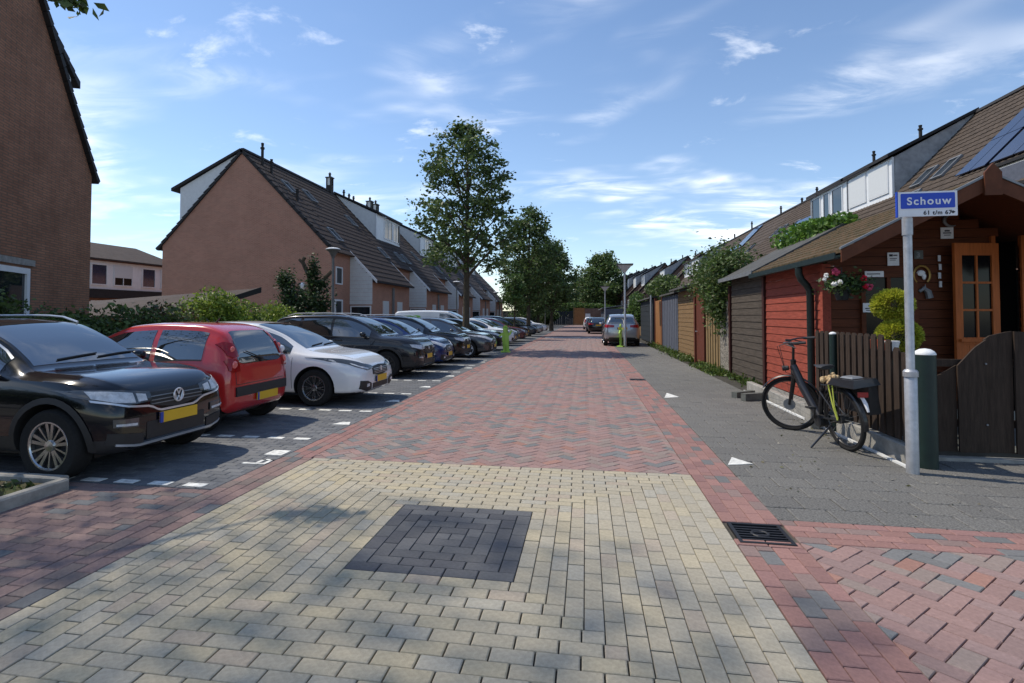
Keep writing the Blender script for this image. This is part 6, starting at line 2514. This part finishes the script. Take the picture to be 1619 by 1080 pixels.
    if kind == 'small':
        part(car.patch('rear', [(-.62, .475), (.62, .475)], [(-.62, .60), (.62, .60)], 16, 2, .024), 'bumper_strip', 'black_plastic')
        plate_at('rear', -.10, .425, -1)
        for q in (-1, 1):
            for y_, z_, r_ in ((.575, 1.10, .045), (.615, .90, .055)):
                h, nr = car.cast((-5, q * y_, z_), (1, 0, 0))
                if h is not None:
                    part(MB().ball((h.x - .018, h.y, h.z), (.02, r_, r_)), 'tail_lamp', 'tail_lens')
            part(car.patch('rear', [(q * .60 - .004, .63), (q * .60 + .004, .63)], [(q * .60 - .004, .93), (q * .60 + .004, .93)], 1, 8, .002), 'hatch_seam', 'black_plastic')
        part(car.patch('rear', [(-.60, .628), (.60, .628)], [(-.60, .636), (.60, .636)], 14, 1, .002), 'hatch_seam', 'black_plastic')
        p = []
        for q in range(5):
            z_ = .95 + .03 * q
            y_ = .0 + .085 * q
            h, _ = car.cast((-5, y_, z_), (1, 0, 0))
            p.append(h + Vector((-.028, 0, 0)))
        part(MB().tube(p, [.014, .010, .009, .008, .007], 5), 'wiper', 'black_plastic')
        part(MB().tube([(p[0].x - .008, 0, .935), (p[0].x + .02, 0, .935)], .03, 10), 'wiper_hub', 'black_plastic')
    else:
        part(car.patch('rear', [(-.66, .34), (.66, .34)], [(-.66, .46), (.66, .46)], 16, 2, .01), 'bumper_strip', 'black_plastic')
        plate_at('rear', 0, zlo_ - .22, -1)
    # antenna and wheels
    xa = .75 * S
    if detail:
        part(MB().tube([(xa - H2, 0, A(xa)[2] - .01), (xa - H2 - .07, 0, A(xa)[2] + .07)], [.018, .006], 6), 'antenna', 'black_plastic')
    if o.get('decal'):
        part(car.patch('right', [(-1.9, 1.25), (-.6, 1.25)], [(-1.9, 1.55), (-.9, 1.6), (-.6, 1.35)], 10, 4, .004), 'decal', 'decal_green')
    for x, st_ in ((car.fa - H2, o['steer']), (car.ra - H2, 0)):
        for sy in (-1, 1):
            add_wheel(t, x, sy * (W - .115), car.wr, .205, o['style'], o['rim'], st_)
    MB().bbox(-H2 + .35, H2 - .4, -W + .3, W - .3, .17, .3).build('underbody', 'black_plastic', t, world=False)
    return t


def car_nose(label, kind, paint, front_wheel_x, y, opts=None, **kw):
    """parked nose to the street, placed by its front axle"""
    L = {'suv': 4.23, 'hatch': 4.25, 'small': 3.43, 'van': 4.4}[kind] * (opts or {}).get('scale', (1, 1, 1))[0]
    fo = {'suv': .83, 'hatch': .86, 'small': .64, 'van': .85}[kind]
    fo = (opts or {}).get('fo', fo)
    h = (opts or {}).get('heading', 0.)
    return make_car(label, front_wheel_x - (L / 2 - fo) * math.cos(h), y - (L / 2 - fo) * math.sin(h), h, kind, paint, opts, **kw)


car_nose('big glossy black SUV with a round emblem and silver spoked wheels, nearest on the left', 'suv', 'paint_black', -4.92, 5.40,
         dict(heading=-.04, fo=.62, scale=(1, .985, .975), style='double5', clad=True, rails=True, badge='VW', brightwork=True, steer=0, mirror='paint_black'))
make_car('red small hatchback parked with its tail to the street', -5.07 + .47 - 3.43 / 2 , 7.46, PI, 'small', 'paint_red', dict(style='ten', rim='black_metal', fivedoor=False))
car_nose('white hatchback with black headlights, right of the red car', 'hatch', 'paint_white', -4.62, 9.93, dict(style='multi', badge='shield', mirror='paint_white'))
car_nose('charcoal SUV with roof rails, next after the white hatchback', 'suv', 'paint_charcoal', -4.93, 14.35, dict(style='ten', rim='black_metal', clad=True, rails=True, line='black_plastic', scale=(1, 1, 1.02)))
car_nose('dark blue small car with big pale headlights', 'hatch', 'paint_navy', -4.95, 16.6, dict(style='ten', lamp='lamp_glass', scale=(.92, .97, 1.04)))
car_nose('black crossover with a pale roof rail between the blue car and the slate hatchback', 'suv', 'paint_black', -4.85, 18.9, dict(style='five', rails=True, line='black_plastic', scale=(1.02, 1, 1.0)))
car_nose('slate grey hatchback with white spoked wheels, last before the tall tree', 'hatch', 'paint_slate', -4.35, 21.4, dict(style='five', rim='paint_white', lamp='lamp_glass', scale=(1.0, 1, 1.03)))
far_cars = [
    ('white delivery van with a lime green stripe, behind the tall tree trunk', 'van', 'paint_white', -5.9, 27.6, dict(decal=True), 'van'),
    ('black hatchback just past the green warning figure', 'hatch', 'paint_black', -4.6, 25.6, dict(lamp='lamp_glass'), 'car'),
    ('white hatchback squeezed between dark cars past the green warning figure', 'hatch', 'paint_white', -4.6, 29.8, {}, 'car'),
    ('teal black estate in the row of far parked cars', 'hatch', 'paint_teal', -4.7, 32.2, dict(lamp='lamp_glass'), 'car'),
    ('maroon hatchback in the row of far parked cars', 'hatch', 'paint_maroon', -4.5, 34.6, {}, 'car'),
    ('black SUV in the row of far parked cars, under the young tree', 'suv', 'paint_black', -4.8, 39.0, dict(line='black_plastic'), 'car'),
    ('slate hatchback in the row of far parked cars, right of the young tree', 'hatch', 'paint_slate', -4.6, 43.6, {}, 'car'),
    ('silver hatchback next to last of the left row', 'hatch', 'paint_silver', -4.5, 48.2, {}, 'car'),
    ('white car, the last one of the left row', 'hatch', 'paint_white', -4.4, 52.0, {}, 'car'),
]
for lab, kd, pt_, x, y, op, ct in far_cars:
    car_nose(lab, kd, pt_, x, y, op, detail=False, cat=ct)
GP = 'cars parked along the right hand edge'
make_car('silver grey SUV seen from behind on the right, with red tail lights', 1.83, 29.6 + 2.15, PI / 2, 'suv', 'paint_silver', dict(style='ten', clad=True, scale=(1.04, 1.02, 1.06)), group=GP)
make_car('small black hatchback seen from behind, farther up on the right', 1.05, 50 + 2.1, PI / 2, 'hatch', 'paint_black', {}, group=GP, detail=False)
make_car('pale silver car ahead of the small black hatchback on the right', .9, 57 + 2.1, PI / 2, 'hatch', 'paint_silver', {}, group=GP, detail=False)
make_car('white car with red lights, farthest of the right hand row', .5, 66 + 2.1, PI / 2, 'small', 'paint_white', {}, group=GP, detail=False)


# ------------------------------------------------------------------ bicycle
def bicycle():
    back = Vector((2.98, 7.12, 0))
    head = -.17                                  # heading measured from +Y towards +X
    t = thing('bicycle', 'black city e-bike on its kickstand in front of the red wall', 'bicycle', back)
    fw = Vector((math.sin(head), math.cos(head), 0))
    rt_ = Vector((math.cos(head), -math.sin(head), 0))
    lean = R(-7)
    up = (Vector((0, 0, 1)) * math.cos(lean) + rt_ * math.sin(lean)).normalized()
    side = fw.cross(up).normalized()
    rW = .365
    WB = 1.16
    P = lambda f, u, s=0.: back + fw * f + up * u + side * s

    def wheel(c, d, u_, nm):
        """d = rolling direction, u_ = up in the wheel plane"""
        ax = d.cross(u_).normalized()
        w = MB()
        w.ring(c, ax, rW - .022, .024, 44, 8)
        wo = w.build(nm, 'tyre', t, smooth=True)
        r = MB().ring(c, ax, rW - .052, .013, 40, 6)
        r.build('rim', 'bike_black', wo, smooth=True)
        s = MB()
        a, b = d, u_
        for k in range(20):
            th = 2 * PI * k / 20
            dd_ = a * math.cos(th) + b * math.sin(th)
            s.tube([c + ax * (.025 if k % 2 else -.025), c + dd_ * (rW - .055)], .0018, 3, cap=False)
        s.build('spokes', 'lead', wo)
        h = MB().tube([c - ax * .055, c + ax * .055], .028 if nm == 'front_wheel' else .05, 12)
        h.build('hub', 'black_metal', wo, smooth=True)
        return ax
    rc = P(0, rW)
    wheel(rc, fw, up, 'rear_wheel')
    # steering: front end turned to the left
    sa = R(50)
    fd = (Matrix.Rotation(sa, 4, up) @ fw).normalized()
    fc = P(WB, rW)
    fax = wheel(fc, fd, up, 'front_wheel')
    # frame: deep step-through beam, seat tube, stays
    BB = P(.47, .30)
    hb, ht = P(.97, .77), P(.93, .98)
    f = MB()
    f.tube([ht, hb], .034, 10)
    f.tube([P(.945, .90), P(.80, .66), P(.60, .42), BB], [.045, .052, .055, .05], 10)
    f.tube([BB, P(.36, .68)], .026, 8)
    f.tube([P(.44, .40), P(.40, .55)], [.036, .03], 8)
    for s in (-.055, .055):
        f.tube([BB + side * s * .6, rc + side * s], .013, 6)
        f.tube([P(.365, .64, s * .5), rc + side * s], .011, 6)
    f.build('frame', 'bike_black', t, smooth=True)
    m = MB().tube([P(.43, .27, -.07), P(.43, .27, .07)], .075, 14)
    m.build('motor', 'black_plastic', t, smooth=True)
    # fork follows the steering
    fk = MB()
    for s in (-.06, .06):
        fk.tube([hb - up * .02 + fax * s, fc + fax * s], [.020, .016], 8)
    fk.tube([hb - up * .02 - fax * .075, hb - up * .02 + fax * .075], .024, 8)
    fk.build('fork', 'bike_black', t, smooth=True)
    MB().tube([fc - fax * .05, fc - fax * .056], .075, 20).build('brake_disc', 'lead', t)
    # stem and swept handlebar
    hs = ht + up * .18 - fw * .05
    hd_ = MB()
    hd_.tube([ht, hs], .017, 8)
    hd_.tube([hs, hs + fd * .05 + up * .05], .018, 8)
    c0 = hs + fd * .05 + up * .05
    for s in (-1, 1):
        hd_.tube([c0, c0 + fax * s * .16 + fd * .02 + up * .02, c0 + fax * s * .27 - fd * .06 + up * .03, c0 + fax * s * .31 - fd * .20 + up * .02], .011, 7)
    hb_o = hd_.build('handlebar', 'bike_black', t, smooth=True)
    for s in (-1, 1):
        e = c0 + fax * s * .305 - fd * .16 + up * .022
        MB().tube([e + fd * .04, e - fd * .10], .0175, 8).build('grip', 'black_plastic', hb_o, smooth=True)
        MB().tube([c0 + fax * s * .26 - fd * .02 + up * .01, c0 + fax * s * .30 - fd * .14 - up * .04], .007, 5).build('brake_lever', 'bike_black', hb_o)
    MB().box(tuple(c0 + up * .035), (.07, .05, .03), head).build('display', 'black_plastic', hb_o)
    MB().tube([hb + fd * .05 + up * .10, hb + fd * .12 + up * .10], [.032, .038], 10).build('headlamp', 'black_plastic', t, smooth=True)
    # mudguards
    for c, d, a0, a1, nm in ((rc, fw, 15, 190, 'rear_mudguard'), (fc, fd, 35, 185, 'front_mudguard')):
        ax = d.cross(up).normalized()
        g_ = MB()
        n = 22
        rg = rW + .028
        vs = []
        for k in range(n + 1):
            th = R(a0 + (a1 - a0) * k / n)
            dd_ = d * math.cos(th) + up * math.sin(th)
            for w_, dr in ((-.030, -.014), (-.018, 0), (.018, 0), (.030, -.014)):
                vs.append(c + dd_ * (rg + dr) + ax * w_)
        fs = [(k * 4 + j, k * 4 + j + 1, k * 4 + j + 5, k * 4 + j + 4) for k in range(n) for j in range(3)]
        g_.add(vs, fs)
        g_.build(nm, 'bike_black', t, smooth=True)
    # seat
    sp = MB().tube([P(.36, .66), P(.325, .90)], .014, 8)
    sp.build('seat_post', 'bike_black', t, smooth=True)
    s = MB()
    c = P(.30, .955)
    rows = [(-.13, .085, .030), (-.08, .10, .045), (0, .075, .035), (.07, .035, .02), (.14, .018, .012)]
    vs = []
    for a_, w_, h_ in rows:
        for k in range(10):
            th = 2 * PI * k / 10
            vs.append(c + fw * a_ + side * w_ * math.cos(th) + up * (h_ * math.sin(th) * (1 if math.sin(th) < 0 else .55)))
    fs = [(i * 10 + k, i * 10 + (k + 1) % 10, (i + 1) * 10 + (k + 1) % 10, (i + 1) * 10 + k) for i in range(4) for k in range(10)] + [list(range(10)), [40 + k for k in range(10)][::-1]]
    s.add(vs, fs)
    s.build('saddle', 'black_plastic', t, smooth=True, fix=True)
    # rack, light, straps
    k_ = MB()
    for q in (-.06, .06):
        k_.tube([P(.26, .74, q), P(-.36, .77, q)], .008, 6)
        k_.tube([P(-.05, .765, q), rc + side * q], .007, 6)
    for a_ in (.2, .0, -.2, -.36):
        k_.tube([P(a_, .765, -.06), P(a_, .765, .06)], .006, 5)
    k_.build('rack', 'bike_black', t)
    MB().box(tuple(P(-.40, .70)), (.10, .03, .055), -head).build('tail_light', 'reflector', t)
    MB().tube([P(-.37, .685, .0), P(-.43, .60, .0), P(-.455, .52, .0)], [.018, .02, .012], 8).build('reflective_mudflap', 'sign_white', t, smooth=True)
    MB().tube([P(.10, .76, -.07), P(.03, .50, -.085), P(.0, .36, -.075)], .010, 5).tube([P(.02, .76, -.07), P(.0, .52, -.09), P(-.01, .38, -.075)], .008, 5).build('strap', 'strap_yellow', t)
    # cranks and pedals, chain case
    for sgn in (-1, 1):
        a0 = BB + side * .085 * sgn
        e = a0 - up * .15 * sgn + fw * .06 * sgn
        MB().tube([a0, e], .011, 6).build('crank', 'bike_black', t)
        MB().box(tuple(e + side * .055 * sgn), (.09, .09, .02), -head).build('pedal', 'black_plastic', t)
    cc = MB()
    cc.tube([BB + side * .07, P(.22, .32, .07), rc + side * .07], [.075, .055, .045], 10)
    cc.build('chain_case', 'black_plastic', t, smooth=True)
    # kickstand on the left
    foot = g_foot = Vector((2.60, 7.17, .008))
    MB().tube([P(.20, .27, -.03), foot], [.013, .011], 7).build('kickstand', 'bike_black', t)
    # cables at the handlebar
    cb_ = MB()
    for s_ in (-.03, .03):
        cb_.tube([c0 + fax * s_ * 3 + fd * .02, c0 + fd * .13 - up * .03 + fax * s_ * 2, hb + fd * .09 + up * .04, hb + up * .0], .004, 4)
    cb_.build('cables', 'black_plastic', t)
    # what the rack carries
    b = thing('pannier_bag', 'black pannier bag with a grey flap strapped on the bicycle rack', 'bag', P(-.18, .80))
    q = MB()
    for u0, u1, w0 in ((.46, .78, .0),):
        pass
    for s_, e_ in ((.075, .20),):
        pts = [P(-.36, .46, s_), P(.08, .46, s_), P(.10, .80, s_), P(-.40, .82, s_), P(-.36, .46, e_), P(.06, .46, e_), P(.08, .78, e_ - .02), P(-.38, .80, e_ - .02)]
        q.hexa(pts)
    q.build('bag', 'black_plastic', b, fix=True)
    MB().hexa([P(-.41, .775, -.10), P(.06, .775, -.10), P(.06, .775, .205), P(-.41, .785, .205), P(-.39, .86, -.07), P(.02, .85, -.07), P(.02, .84, .18), P(-.39, .86, .18)]).build('flap', 'bike_black', b, fix=True)
    MB().hexa([P(-.30, .862, -.03), P(-.08, .858, -.03), P(-.08, .855, .10), P(-.30, .862, .10), P(-.28, .88, -.01), P(-.1, .875, -.01), P(-.1, .875, .08), P(-.28, .88, .08)]).build('rain_cover', 'lead', b, fix=True)
    c_ = thing('sheepskin', 'small tan sheepskin roll between saddle and bag on the bicycle', 'sheepskin', P(.1, .78))
    mm = MB()
    g = np.random.default_rng(5)
    for k in range(26):
        mm.ball(tuple(P(.13 + g.normal() * .045, .81 + g.normal() * .022, g.normal() * .055)), .028, 7, 5)
    mm.build('fleece', 'straw', c_, smooth=True)


bicycle()


# ------------------------------------------------------------------ green child-shaped warning figures
def warning_figure(x, y, rz, label):
    t = thing('warning_figure', label, 'traffic figure', (x, y, 0), rz, 'lime green child shaped warning figures')
    out = [(-.10, .06), (-.06, .36), (-.10, .42), (-.15, .55), (-.14, .72), (-.26, .66), (-.30, .70), (-.16, .84), (-.09, .86), (-.06, .90), (-.11, .96), (-.12, 1.05), (-.07, 1.14), (.0, 1.16), (.07, 1.13), (.10, 1.05), (.09, .97), (.05, .90),
           (.10, .86), (.16, .84), (.24, .95), (.29, .92), (.22, .76), (.14, .70), (.15, .52), (.12, .40), (.16, .06), (.05, .06), (.02, .36), (-.02, .30), (-.02, .06)]
    mb = MB()
    bm = bmesh.new()
    vs = [bm.verts.new((a, -.03, b)) for a, b in out]
    bm.faces.new(vs)
    bmesh.ops.triangulate(bm, faces=bm.faces[:])
    r = bmesh.ops.extrude_face_region(bm, geom=bm.faces[:])
    for v in r['geom']:
        if isinstance(v, bmesh.types.BMVert):
            v.co.y += .06
    bmesh.ops.recalc_face_normals(bm, faces=bm.faces)
    me = bpy.data.meshes.new('figure')
    bm.to_mesh(me)
    bm.free()
    me.materials.append(M['figure_green'])
    o = bpy.data.objects.new('figure', me)
    COL.objects.link(o)
    o.parent = t
    MB().bevel_box((0, 0, .03), (.42, .30, .06), .015, 1).build('foot_plate', 'figure_green', t, world=False)
    MB().bevel_box((.0, -.032, 1.07), (.16, .012, .05), .005, 0).build('cap_band', 'decal_green', t, world=False)


warning_figure(-3.42, 24.0, .15, 'lime green child shaped warning figure on the left by the parked cars')
warning_figure(1.72, 29.0, 1.25, 'lime green warning figure seen edge on before the silver grey SUV')
